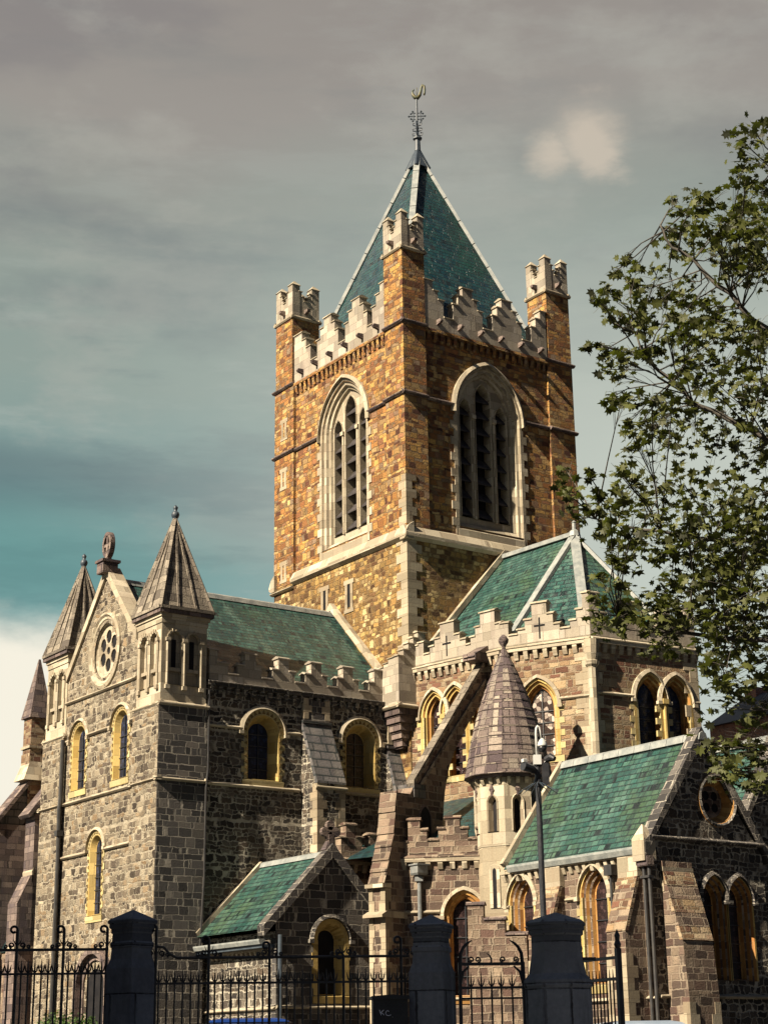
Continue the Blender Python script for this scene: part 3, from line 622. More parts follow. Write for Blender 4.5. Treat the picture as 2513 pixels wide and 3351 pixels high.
# ------------------------------------------------------------------ transept
YO = [(-0.02, 0.035, 'pale_yellow'), (0.03, 0.02, 'yellow_stone'), (0.10, -0.10, 'yellow_stone'), (0.26, -0.46, 'yellow_stone'), (0.30, -0.46, 'yellow_stone')]
YG = [(-0.02, 0.035, 'pale_yellow'), (0.03, 0.02, 'yellow_stone'), (0.08, -0.06, 'yellow_stone'), (0.17, -0.20, 'yellow_stone'), (0.19, -0.21, 'yellow_stone')]
def transept():
    FS = Fr((0, 1.0), (0, -1)); FG = Fr((-12.35, 0), (-1, 0))
    T = MB(); H = []
    # part object first so that the windows can be parented to it
    wins = []
    # side wall and gable
    specS = [(-7.25, 13.25, .80, 15.3, 1.0), (-2.12, 13.32, .80, 15.35, 1.0)]
    specG = [(-8.65, 13.45, .66, 15.72, 1.0), (-4.5, 13.4, .66, 15.75, 1.0), (-6.52, 7.75, .60, 10.6, 1.0)]
    hS = [arch(s, si, a, h, k, .012) for s, si, a, h, k in specS]
    hG = [arch(s, si, a, h, k, .012) for s, si, a, h, k in specG]
    rc = (-6.35, 19.45); rr = 1.10
    ros = [(rc[0]+rr*math.cos(2*math.pi*i/28), rc[1]+rr*1.14*math.sin(2*math.pi*i/28)) for i in range(28)]
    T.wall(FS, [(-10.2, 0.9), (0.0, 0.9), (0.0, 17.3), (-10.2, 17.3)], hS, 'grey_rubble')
    T.wall(FG, [(-10.2, 0.9), (-3.1, 0.9), (-3.1, 19.2), (-6.4, 22.85), (-10.2, 18.65)], hG+[ros], 'sunlit_rubble')
    T.wbox(-12.0, 0.0, 11.4, 12.0, 0.9, 17.4, 'grey_rubble')
    ob = T.build('transept', CATH)
    for i, (s, si, a, h, k) in enumerate(specS):
        window('round_window', ob, FS, s, si, a, h, k, YO, 'glass' if i == 0 else 'warm_glass', 'pale_yellow', (0.27, 0.42, 0.15, 0.0), 'dressed', 'pale_yellow', True, 4, True, 0.0, 0.28)
    for i, (s, si, a, h, k) in enumerate(specG):
        window('round_window', ob, FG, s, si, a, h, k, YG, 'glass', 'pale_yellow', (0.22, 0.34, 0.15, 0.0), 'dressed', 'pale_yellow', True, 5, True, 0.0, 0.22)
    # wheel window
    M = MB()
    ov = lambda r, n=28: [(rc[0]+r*math.cos(2*math.pi*i/n), rc[1]+r*1.14*math.sin(2*math.pi*i/n)) for i in range(n)]
    seq = [(1.55, -.02), (1.55, .08), (1.44, .14), (1.36, .05), (1.27, .05), (1.20, -.04), (1.12, -.07), (1.08, -.14), (1.02, -.16)]
    for (ra, da), (rb, db) in zip(seq, seq[1:]): M.loft(FG, ov(ra), da, ov(rb), db, True, 'dressed')
    M.poly([FG(x, y, -.22) for x, y in ov(1.05)], 'dark_void')
    fo = []
    for i in range(6):
        a = math.pi/6+i*math.pi/3; cx, cy = rc[0]+.60*math.cos(a), rc[1]+.66*math.sin(a)
        fo.append([(cx+.27*math.cos(2*math.pi*j/12), cy+.32*math.sin(2*math.pi*j/12)) for j in range(12)])
    fo.append([(rc[0]+.17*math.cos(2*math.pi*j/10), rc[1]+.19*math.sin(2*math.pi*j/10)) for j in range(10)])
    M.wall(FG, ov(1.03), fo, 'dressed', -.16)
    for q in fo: M.loft(FG, q, -.16, q, -.22, True, 'dressed')
    M.build('wheel_window', ob)
    # strings, corner pier, battlements
    for F, a0, a1, z, dd in ((FS, -10.25, -5.4, 12.92, 0), (FS, -3.7, -0.7, 13.0, 0), (FS, -10.2, -8.36, 15.42, 0), (FS, -6.15, -5.35, 15.42, 0), (FS, -3.75, -3.22, 15.42, 0), (FS, -1.02, .0, 15.42, 0),
                             (FG, -10.2, -3.1, 12.92, 0), (FG, -10.2, -9.55, 15.8, 0), (FG, -7.75, -5.4, 15.8, 0), (FG, -3.6, -3.1, 15.8, 0), (FG, -10.15, -3.1, 17.62, 0), (FG, -10.2, -7.45, 10.5, 0), (FG, -5.6, -3.2, 10.5, 0)):
        M = MB(); string(M, F, a0, a1, z, 0.17, 0.14, 'dressed', dd); M.build('string_course', ob)
    M = MB(); corbels(M, FS, -10.1, -0.85, 16.82, 17.30, 0.15, 0.18, 0.24, 'grey_ashlar', 0.15)
    string(M, FS, -10.1, -0.85, 17.3, 0.14, 0.24, 'grey_ashlar')
    cols = [(-10.0, -9.62, 18.7), (-9.62, -9.08, 18.15)]
    for i in range(5):
        c = -7.95+1.73*i; cols += [(cols[-1][1], c-.58, 17.72)] + steps(c, (.58, .27), (18.18, 18.72))
    cols[-1] = (cols[-1][0], -0.8, 18.25); cols[-2] = (cols[-2][0], cols[-2][1], 18.78)
    cren(M, FS, 17.34, cols, 0.42, 'parapet_stone', 'parapet_stone', 0.03)
    M.build('battlement', ob)
    # buttresses on the side wall
    def butt(x0, x1, pr, zt, zs, nm='buttress'):
        M = MB()
        M.prof(FS, x0, x1, [(-.1, 0.9), (pr, 0.9), (pr, zs), (.12, zt-.28), (-.1, zt-.28)], 'grey_rubble')
        M.prof(FS, x0-.04, x1+.04, [(pr+.07, zs-.02), (pr+.07, zs+.08), (.10, zt), (.02, zt), (.02, zt-.22), (pr-.1, zs-.02)], 'dark_slab')
        M.box(FS, x0-.05, x1+.05, zt, zt+.12, -.05, .2, 'dark_slab')
        M.box(FS, x0+.04, x1-.04, zt+.12, 17.0, -.05, .13, 'grey_ashlar')
        string(M, FS, x0-.1, x1+.1, zs-.2, .18, .12, 'dressed', pr)
        for sg, xx in ((1, x0), (-1, x1)):
            z = 5.0; i = 0
            while z < zs-.3:
                w = .5 if i % 2 else .3; a0, a1 = sorted((xx-sg*.02, xx+sg*w)); M.box(FS, a0, a1, z, z+.36, pr-.35 if i % 2 else pr-.55, pr+.02, 'quoin'); z += .37; i += 1
            z = zt+.2; i = 0
            while z < 16.9:
                w = .45 if i % 2 else .28; a0, a1 = sorted((xx+sg*.02, xx+sg*w)); M.box(FS, a0, a1, z, z+.30, -.02, .145, 'quoin'); z += .31; i += 1
        M.build(nm, ob)
    butt(-5.25, -3.82, 1.25, 15.95, 13.15); butt(-0.66, 0.42, 0.74, 15.2, 13.1)
    # gabled end: corner towers with stone pyramids
    for y0, y1 in ((0.84, 3.2), (10.12, 12.35)):
        M = MB(); x0, x1 = -12.47, -10.15
        M.wbox(x0, x1, y0, y1, 0.9, 16.1, 'sunlit_rubble' if y0 > 5 else 'grey_ashlar')
        M.wbox(x0+.02, x1-.02, y0-.015, y0+.2, 0.9, 12.8, 'grey_ashlar'); M.wbox(x0-.012, x0+.3, y0+.02, y1-.01, 0.9, 16.0, 'sunlit_rubble')
        cx, cy = -11.28, (y0+y1)/2; hw = 1.10
        fs = [Fr((cx, cy-hw), (0, -1)), Fr((cx-hw, cy), (-1, 0)), Fr((cx, cy+hw), (0, 1)), Fr((cx+hw, cy), (1, 0))]
        for F in fs:
            string(M, F, -1.3, 1.3, 12.92, 0.17, 0.2, 'dressed'); string(M, F, -1.22, 1.22, 16.12, 0.22, 0.16, 'dressed')
        M.wbox(cx-hw+.16, cx+hw-.16, cy-hw+.16, cy+hw-.16, 16.1, 20.0, 'dressed')
        for F in fs:
            hl = [arch(c, 16.95, .31, 18.95, 1.0) for c in (-.44, .44)]
            M.wall(F, [(-hw, 16.2), (hw, 16.2), (hw, 19.9), (-hw, 19.9)], hl, 'dressed')
            for c in (-.44, .44):
                M.loft(F, arch(c, 16.95, .31, 18.95, 1.0), 0, arch(c, 16.95, .31, 18.95, 1.0), -.17, True, 'dressed')
                M.loft(F, arch(c, 16.95, .31, 18.95, 1.0, -.10), .05, arch(c, 16.95, .31, 18.95, 1.0), .04, True, 'dressed')
                M.loft(F, arch(c, 16.95, .31, 18.95, 1.0, -.10), .0, arch(c, 16.95, .31, 18.95, 1.0, -.10), .05, True, 'dressed')
                M.box(F, c-.11, c+.11, 17.72, 18.95, -.2, -.145, 'dark_void'); M.box(F, c-.31, c+.31, 17.55, 17.70, -.17, -.02, 'dressed')
                for i in range(7):
                    a = math.pi*(i+.5)/7; u, v = c+.37*math.cos(a), 18.95+.37*math.sin(a)
                    M.prism(F, [(u-.03, v-.03), (u+.03, v-.03), (u+.07*math.cos(a), v+.10*math.sin(a))], .04, .09, 'dressed')
            for c in (-.84, -.02, .80):
                M.tube([F(c+.02, 16.9, .03), F(c+.02, 18.85, .03)], .065, 'dressed', 7); M.box(F, c-.09, c+.13, 18.83, 18.98, -.02, .12, 'dressed'); M.box(F, c-.09, c+.13, 16.75, 16.92, -.02, .12, 'dressed')
        M.wbox(cx-hw-.04, cx+hw+.04, cy-hw-.04, cy+hw+.04, 19.62, 19.88, 'dressed'); M.wbox(cx-1.2, cx+1.2, cy-1.2, cy+1.2, 19.88, 20.03, 'dressed'); M.wbox(cx-1.32, cx+1.32, cy-1.32, cy+1.32, 20.03, 20.27, 'roof_stone')
        nm = M.build('corner_turret', ob)
        M = MB(); zb, za, e = 20.27, 24.72, 1.30
        c4 = [(cx-e, cy-e), (cx+e, cy-e), (cx+e, cy+e), (cx-e, cy+e)]; s_ = .09
        for i in range(4):
            a, b = c4[i], c4[(i+1) % 4]; p = Vector((a[0], a[1], zb)); q = Vector((b[0], b[1], zb)); ap = Vector((cx, cy, za))
            M.poly([p, q, ap+(q-ap)*.03, ap+(p-ap)*.03], 'tan_roof')
            ou = Vector(((a[0]+b[0])/2-cx, (a[1]+b[1])/2-cy, 0)).normalized()
            for f in (.33, .67): M.beam(p.lerp(q, f), ap+ou*.03, .09, .10, 'tan_roof', ou+Vector((0, 0, .3)))
            ou2 = Vector((a[0]-cx, a[1]-cy, 0)).normalized(); M.beam(p, ap+ou2*.02, .15, .12, 'tan_roof', ou2+Vector((0, 0, .3)))
            M.beam(p, q, .16, .14, 'tan_roof')
        pr = M.build('pyramid_roof', nm)
        # finial
        M = MB(); M.lathe((cx, cy), [(.10, 24.5), (.13, 24.62), (.08, 24.7), (.15, 24.78), (.19, 24.9), (.15, 25.02), (.07, 25.08), (.09, 25.16), (.12, 25.24), (.03, 25.36)], 'dark_lead', 10); M.build('finial', nm, True)
    # gable coping and Celtic wheel cross
    M = MB(); pk = 22.92
    M.prism(FG, [(-10.15, 18.62), (-10.15, 19.02), (-6.4, pk+.48), (-3.15, 19.75), (-3.15, 19.32), (-6.4, pk)], -.62, .12, 'dressed')
    M.wbox(-12.75, -12.0, 6.08, 6.72, pk+.1, pk+.62, 'roof_stone'); M.wbox(-12.82, -11.9, 6.0, 6.8, pk+.62, pk+.74, 'roof_stone')
    M.build('gable_coping', ob)
    M = MB(); FC = Fr((-12.35, 0), (-1, 0)); c = (-6.4, 24.42)
    M.box(FC, c[0]-.13, c[0]+.13, pk+.7, c[1]-.3, -.11, .11, 'roof_stone')
    ring = lambda r: [(c[0]+r*.86*math.cos(2*math.pi*i/24), c[1]+r*1.25*math.sin(2*math.pi*i/24)) for i in range(24)]
    for ra, da, rb, db in ((.50, .12, .34, .12), (.34, .12, .34, -.12), (.34, -.12, .50, -.12), (.50, -.12, .50, .12)): M.loft(FC, ring(ra), da, ring(rb), db, True, 'roof_stone')
    M.box(FC, c[0]-.08, c[0]+.08, c[1]-.45, c[1]+.45, -.09, .09, 'roof_stone'); M.box(FC, c[0]-.34, c[0]+.34, c[1]-.08, c[1]+.08, -.085, .085, 'roof_stone')
    M.build('wheel_cross', ob)
    # slate roof
    M = MB(); ry, rz = 6.3, 22.75
    M.poly([(-11.9, 1.38, 17.8), (0.0, 1.38, 17.8), (0.0, ry, rz), (-11.9, ry, rz)], 'dark_green_slate'); M.poly([(-11.9, ry, rz), (0, ry, rz), (0, 11.3, 17.8), (-11.9, 11.3, 17.8)], 'dark_green_slate')
    rf = M.build('roof', ob)
    M = MB(); n = 14
    for i in range(n): M.prof(Fr((0, ry), (0, -1)), -11.9+i*.85, -11.9+(i+1)*.85-.015, [(-.22, rz-.16), (-.16, rz+.06), (0, rz+.15), (.16, rz+.06), (.22, rz-.16)], 'lead')
    M.build('ridge_capping', rf)
    FL = Fr((0, 0), (-1, 0)); M = MB()
    M.prism(FL, [(-1.95, 18.75), (-1.95, 19.15), (-6.25, 23.32), (-10.4, 19.15), (-10.4, 18.75), (-6.25, 22.95)], 0.0, .26, 'dressed')
    M.build('roof_flashing', rf)
    # drain pipes
    M = MB(); M.tube([(-12.56, 10.0, 15.9), (-12.56, 10.0, 13.2), (-12.6, 10.0, 12.7), (-12.56, 10.0, 10.6), (-12.56, 10.0, 1.0)], .10, 'pipe_paint', 8); M.wbox(-12.72, -12.4, 9.86, 10.14, 11.5, 11.75, 'pipe_paint'); M.build('drainpipe', ob)
    M = MB(); M.tube([(-10.05, .86, 16.9), (-10.1, .78, 13.4), (-10.2, .74, 12.7), (-10.2, .76, 9.0), (-10.35, .76, 6.0), (-10.35, .76, 1)], .045, 'pipe_paint', 6); M.build('drainpipe', ob)
    # west door in the gable
    M = MB(); c = -6.1
    for i, (a, dd) in enumerate(((1.6, .25), (1.35, .02), (1.1, -.2), (.85, -.4))):
        p0 = arch(c, 1.0, a, 4.75, 1.0, 0); p1 = arch(c, 1.0, a-.25 if i < 3 else a-.12, 4.75, 1.0, 0)
        M.loft(FG, p0, dd+.06, p1, dd+.06, False, 'roof_stone'); M.loft(FG, p1, dd+.06, p1, dd-.22, False, 'roof_stone')
        if i == 0: M.loft(FG, p0, -.02, p0, dd+.06, False, 'roof_stone')
    M.poly([FG(x, y, .03) for x, y in arch(c, 1.0, .75, 4.75, 1.0)], 'dark_void')
    M.build('doorway', ob)
    return ob
TRANS = transept()

# ------------------------------------------------------------------ corbelled pinnacle in the angle between transept and tower
def angle_turret():
    M = MB(); x0, x1, y0, y1 = -0.85, 0.72, -0.32, 1.3
    M.wbox(x0, x1, y0, y1, 17.0, 18.75, 'parapet_stone')
    F = Fr((x0, y0), (0, -1)); w = x1-x0
    cren(M, F, 18.75, [(0, .30, 19.3), (.30, .58, 19.62), (.58, .86, 19.95), (.86, 1.14, 20.25), (1.14, w, 20.55)], 0.4, 'parapet_stone', 'dressed', 0.0, .06)
    F2 = Fr((x0, y1), (-1, 0)); cren(M, F2, 18.75, [(0, .45, 18.95), (.45, .8, 19.1), (.8, 1.22, 19.28)], 0.38, 'parapet_stone', 'dressed', 0.0, .06)
    for f, L in ((F, w), (Fr((x0, y1), (-1, 0)), y1-y0)): string(M, f, -.12, L+.12, 17.0, .2, .14, 'dressed')
    for i in range(5):
        t = i/4.0; a = .02+.62*t; b = .02+.5*t
        M.wbox(x0+a*.8, x1-.1*t, y0+b, y1, 16.62-.34*i, 16.95-.34*i, 'roof_stone'); M.wbox(x0+a*.8+.09, x1-.1*t, y0+b+.09, y1, 16.54-.34*i, 16.62-.34*i, 'roof_stone')
    M.build('angle_turret', CATH)
angle_turret()

# ------------------------------------------------------------------ choir with polygonal apse
PA, PB, PC, PD, PE, PF = (0.08, 0.0), (1.06, -5.47), (2.88, -9.26), (8.57, -9.87), (10.5, -6.0), (11.3, 0.0)
OO = [(-0.20, 0.03, 'dressed'), (-0.08, 0.03, 'yellow_stone'), (-0.02, -0.08, 'orange_stone'), (0.05, -0.10, 'yellow_stone'), (0.08, -0.24, 'orange_stone'), (0.16, -0.26, 'orange_stone'), (0.19, -0.42, 'orange_stone')]
def choir():
    fs = [wallfr(a, b) for a, b in ((PA, PB), (PB, PC), (PC, PD), (PD, PE), (PE, PF))]
    spec = [[(1.42, 13.6, .62, 16.45, 1.7), (2.72, 13.6, .62, 16.5, 1.7), (4.15, 13.6, .62, 16.5, 1.7)], [(1.66, 13.9, .74, 16.05, 1.55)], [(3.02, 13.95, .70, 16.3, 1.65), (4.44, 13.95, .70, 16.3, 1.65)], [], []]
    T = MB()
    for (F, L), sp in zip(fs, spec): T.wall(F, [(0, 1), (L, 1), (L, 18.7), (0, 18.7)], [arch(*s, -0.17) for s in sp], 'choir_stone')
    ob = T.build('choir', CATH)
    for j, ((F, L), sp) in enumerate(zip(fs, spec)):
        for s in sp:
            window('lancet_window', ob, F, *s, OO, 'reflection_glass' if j == 1 else ('glass' if j == 2 else 'warm_glass'), None, (0.19, 0.34, 0.14, 0.0), 'dressed', 'pale_yellow', False, 5, j == 1, 0.0, 0.42)
        for i in range(len(sp)-1) if len(sp) == 2 else ([0] if len(sp) == 3 else []):      # shafts between paired lights
            M = MB(); cm = (sp[i][0]+sp[i+1][0])/2; M.tube([F(cm, 13.7, .06), F(cm, 16.3, .06)], .09, 'yellow_stone', 8); M.box(F, cm-.15, cm+.15, 16.2, 16.42, -.05, .2, 'yellow_stone'); M.box(F, cm-.14, cm+.14, 13.6, 13.8, -.05, .2, 'yellow_stone'); M.build('shaft', ob)
        for s0, s1, z in ({1: ((2.62, L, 16.3), (0, .7, 16.3)), 2: ((0, 2.1, 16.42), (5.3, L, 16.42))}.get(j, ())):
            M = MB(); string(M, F, s0, s1, z, .16, .12, 'dressed'); M.build('string_course', ob)
        M = MB(); corbels(M, F, 0.02, L-.02, 18.2, 18.74, .15, .20, .22, 'dressed', .16)
        string(M, F, -.03, L+.03, 18.76, .2, .22, 'dressed')
        g, a1, a2, a3 = 19.35, 19.55, 19.95, 20.6
        if j == 0: cols = [(.0, .55, g+.5), (.55, .85, a2), (.85, 1.25, g), (1.25, 1.55, a1+.1), (1.55, 1.9, a2)] + [(1.9, 2.75, a3), (2.75, 3.1, a2), (3.1, 3.45, a1+.1), (3.45, 3.75, g), (3.75, 4.05, a1+.1), (4.05, 4.35, a2+.1), (4.35, 5.2, a3+.05), (5.2, 5.56, a2+.05)]
        elif j == 1: cols = [(0, .35, a2), (.35, .8, g), (.8, 1.15, a1), (1.15, 1.5, a2), (1.5, 2.2, a3+.05), (2.2, 2.5, a2+.15), (2.5, 2.8, a1+.05), (2.8, 3.3, g), (3.3, 3.6, a1+.1), (3.6, 3.9, a2+.15), (3.9, L, a3+.2)]
        else:
            cols = [(0, .5, a3+.2), (.5, .85, a2), (.85, 1.3, g)]; c = 2.2
            while c+1.0 < L-.3: cols += [(cols[-1][1], c-.75, g)] + steps(c, (.75, .5, .28), (a1, a2, a3)); c += 1.9
            cols.append((cols[-1][1], L, a2))
        cren(M, F, 18.9, cols, .42, 'parapet_stone', 'dressed', .02)
        for c in ((2.3,) if j == 0 else (1.85,) if j == 1 else ()):     # cross-shaped loops
            M.box(F, c-.035, c+.035, 19.05, 20.0, .0, .032, 'dark_void'); M.box(F, c-.26, c+.26, 19.6, 19.68, .0, .034, 'dark_void')
        M.build('battlement', ob)
        if j in (1, 2, 3): M = MB(); fquoin(M, F, L, -1, 9, 18.2, .52, .78, .45, .03, 'quoin', .05); M.build('quoins', ob)
        if j in (2, 3): M = MB(); fquoin(M, F, 0, 1, 9, 18.2, .52, .5, .3, .03, 'quoin', .05); M.build('quoins', ob)
        if j == 2: M = MB(); M.lathe(PC, [(.20, 9), (.20, 17.5), (.30, 17.6), (.34, 17.75), (.22, 17.8), (.30, 18.1), (.34, 18.7)], 'dressed', 8); M.build('corner_shaft', ob)
    # roof
    zi = 19.0; cx = 5.75; E0 = Vector((5.75, 0, 25.0)); E1 = Vector((6.0, -5.1, 24.95))
    ins = [Vector((cx+(p[0]-cx)*.93, p[1]*.95, zi)) for p in (PA, PB, PC, PD, PE, PF)]
    M = MB(); M.poly([ins[0], ins[1], E1, E0], 'green_slate')
    for i in (1, 2, 3): M.poly([ins[i], ins[i+1], E1], 'green_slate')
    M.poly([ins[4], ins[5], E0, E1], 'green_slate')
    rf = M.build('roof', ob)
    M = MB()
    for p in ins[1:5]:
        ou = Vector((p.x-6, p.y+5.1, 0)).normalized(); M.beam(p+Vector((0, 0, .05)), E1+Vector((0, 0, .05)), .44, .16, 'lead', ou+Vector((0, 0, .9)))
    M.beam(E0+Vector((0, 0, .06)), E1+Vector((0, 0, .06)), .4, .2, 'lead')
    M.lathe((E1.x, E1.y), [(.3, 24.9), (.24, 25.15), (.1, 25.25), (.09, 25.55), (.12, 25.6), (.02, 25.7)], 'lead', 8)
    M.build('hip_flashing', rf)
    FT = Fr((0, 0), (0, -1)); M = MB()
    M.prism(FT, [(1.15, 19.85), (1.15, 20.25), (5.75, 25.42), (10.3, 20.3), (10.3, 19.9), (5.75, 25.05)], .0, .26, 'dressed'); M.build('roof_flashing', rf)
    return ob
CHOIR = choir()

# ------------------------------------------------------------------ flying buttress and its pier
def flyer():
    F = Fr((.9, -4.6), (.2588, -.9659))      # s = -distance from the choir wall
    def pr(M, pts, d0, d1, mt): M.prism(F, [(-s, z) for s, z in pts], d0, d1, mt)
    M = MB()
    pr(M, [(3.5, 1), (3.5, 10.2), (3.4, 11.6), (3.28, 12.25), (5.4, 12.25), (5.6, 11.95), (6.5, 11.93), (6.67, 10.26), (7.01, 9.18), (7.29, 8.26), (7.29, 1)], -.80, 0.0, 'brown_stone')
    pr(M, [(5.3, 12.24), (3.27, 12.24), (2.98, 13.2), (2.6, 14.0), (1.5, 15.4), (.2, 16.8), (0, 16.9), (0, 17.9), (.5, 17.85), (5.35, 12.4)], -.30, -.02, 'brown_stone')
    pier = M.build('flying_buttress', CATH)
    M = MB()
    pr(M, [(.30, 18.10), (.30, 18.34), (5.4, 12.55), (5.4, 12.3)], -.36, .05, 'tan_roof')
    pr(M, [(.20, 17.45), (.20, 17.62), (5.0, 12.45), (4.9, 12.35)], -.33, .06, 'tan_roof')
    M.box(F, -1.05, .1, 18.32, 18.62, -.55, .16, 'roof_stone'); pr(M, [(1.12, 18.45), (.95, 18.62), (.05, 19.1), (-.1, 18.62)], -.50, .10, 'roof_stone')
    M.box(F, -5.4, -4.65, 11.85, 12.4, -.8, .06, 'dark_slab')
    M.build('coping', pier)
    M = MB()    # passage niche
    P = arch(-4.65, 8.9, .34, 11.05, 1.5); M.poly([F(x, y, .015) for x, y in P], 'dark_void'); M.loft(F, arch(-4.65, 8.9, .34, 11.05, 1.5, -.10), .0, P, .03, True, 'roof_stone'); M.build('niche', pier)
    M = MB()    # stepped stone offsets on the front
    for (s0, z0), (s1, z1) in (((6.47, 12.0), (6.67, 10.26)), ((6.67, 10.26), (7.01, 9.18)), ((7.01, 9.18), (7.29, 8.26))):
        n = 2
        for i in range(n):
            a, b = i/n, (i+1)/n; sa, za = s0+(s1-s0)*a, z0+(z1-z0)*a; sb, zb = s0+(s1-s0)*b, z0+(z1-z0)*b
            pr(M, [(sa-.05, za), (sa+.03, za), (sb+.08, zb+.02), (sb-.05, zb+.02)], -.84, .025, 'brown_stone')
    pr(M, [(7.5, 8.1), (7.5, 8.25), (6.95, 8.3), (6.95, 8.1)], -.88, .05, 'dressed')
    z = 1.5; i = 0
    while z < 8.0:
        for d0, d1 in (((-.82, -.62), (-.22, .02)) if i % 2 else ((-.82, -.54), (-.30, .02))): M.box(F, -7.32, -6.95 if i % 2 else -7.1, z, z+.46, d0, d1, 'quoin')
        z += .47; i += 1
    pr(M, [(7.6, 6.95), (7.6, 7.05), (7.29, 7.2), (3.5, 7.2), (3.5, 6.95)], -.92, .09, 'dressed')
    M.build('weathering', pier)
flyer()

# ------------------------------------------------------------------ low ambulatory between transept and chapel
def ambulatory():
    F, L = wallfr((-5.0, -6.15), (-2.35, -8.73))
    T = MB(); sp = (2.42, 3.95, .62, 7.0, 1.35)
    T.wall(F, [(-1.2, 1), (L, 1), (L, 9.3), (-1.2, 9.3)], [arch(*sp, -.17)], 'brown_stone')
    T.wbox(-5.6, -3.6, -2.5, -1.6, 1, 9.6, 'brown_stone'); T.hexa([(-3.9, -2.5, 1), (-3.5, -2.5, 1), (-5.2, -5.6, 1), (-5.6, -5.5, 1), (-3.9, -2.5, 9.5), (-3.5, -2.5, 9.5), (-5.2, -5.6, 9.4), (-5.6, -5.5, 9.4)], 'brown_stone')
    ob = T.build('ambulatory', CATH)
    window('lancet_window', ob, F, *sp, [(-.2, .03, 'orange_stone'), (-.05, .0, 'orange_stone'), (.0, -.1, 'orange_stone'), (.08, -.14, 'orange_stone'), (.12, -.34, 'orange_stone')], 'warm_glass', None, (.2, .34, .15, .0), 'dressed', 'orange_stone', False, 4, True, 0, .3)
    M = MB(); corbels(M, F, -.2, L, 8.85, 9.28, .15, .2, .24, 'dressed', .13); string(M, F, -1.2, L, 9.32, .2, .2, 'brown_stone')
    cren(M, F, 9.42, [(-.6, -.2, 10.35), (-.2, .22, 9.95), (.22, .7, 10.82), (.7, .98, 10.4), (.98, 1.45, 9.98), (1.45, 1.74, 10.42), (1.74, 2.32, 10.85), (2.32, 2.62, 10.42), (2.62, 3.0, 9.98), (3.0, L, 10.4)], .4, 'brown_stone', 'brown_stone', .02)
    M.build('battlement', ob)
    for s0, s1, z in ((-.2, 1.45, 7.18), (-.2, L, 3.85)): M = MB(); string(M, F, s0, s1, z, .15, .12, 'dressed'); M.build('string_course', ob)
    M = MB(); F1 = Fr((-5.6, -2.5), (0, -1)); corbels(M, F1, .0, 1.9, 9.1, 9.55, .15, .2, .24, 'dressed', .13); string(M, F1, 0, 1.9, 9.6, .2, .2, 'brown_stone')
    cren(M, F1, 9.7, [(0.05, .3, 10.5), (.3, .8, 11.05), (.8, 1.1, 10.55), (1.1, 1.5, 10.1), (1.5, 2.0, 10.7)], .4, 'brown_stone', 'brown_stone', .02)
    M.build('battlement', ob)
    M = MB(); a = F(-.4, 9.5, -.45); b = F(L, 9.5, -.45)
    M.poly([a, b, (2.3, -8.1, 12.75), (.75, -4.7, 12.75)], 'tower_slate'); M.beam((.72, -4.6, 12.8), (2.4, -8.3, 12.8), .3, .3, 'lead')
    M.poly([(-5.4, -2.4, 9.6), (-5.2, -5.8, 9.5), (.6, -4.4, 12.5), (.2, -.2, 12.5)], 'tower_slate')
    M.build('roof', ob)
    M = MB(); p = F(.66, 0, .16)
    M.frust(p.x-.22, p.x+.22, p.y-.22, p.y+.22, 8.62, p.x-.27, p.x+.27, p.y-.27, p.y+.27, 8.7, 'grey_pipe'); M.wbox(p.x-.25, p.x+.25, p.y-.25, p.y+.25, 8.7, 9.0, 'grey_pipe'); M.wbox(p.x-.3, p.x+.3, p.y-.3, p.y+.3, 9.0, 9.06, 'grey_pipe')
    M.tube([(p.x, p.y, 8.65), (p.x, p.y, 8.2), (p.x+.02, p.y, 1.0)], .085, 'grey_pipe', 8); M.box(F, .5, .82, 8.38, 8.55, .0, .3, 'grey_pipe'); M.build('drainpipe', ob)
ambulatory()

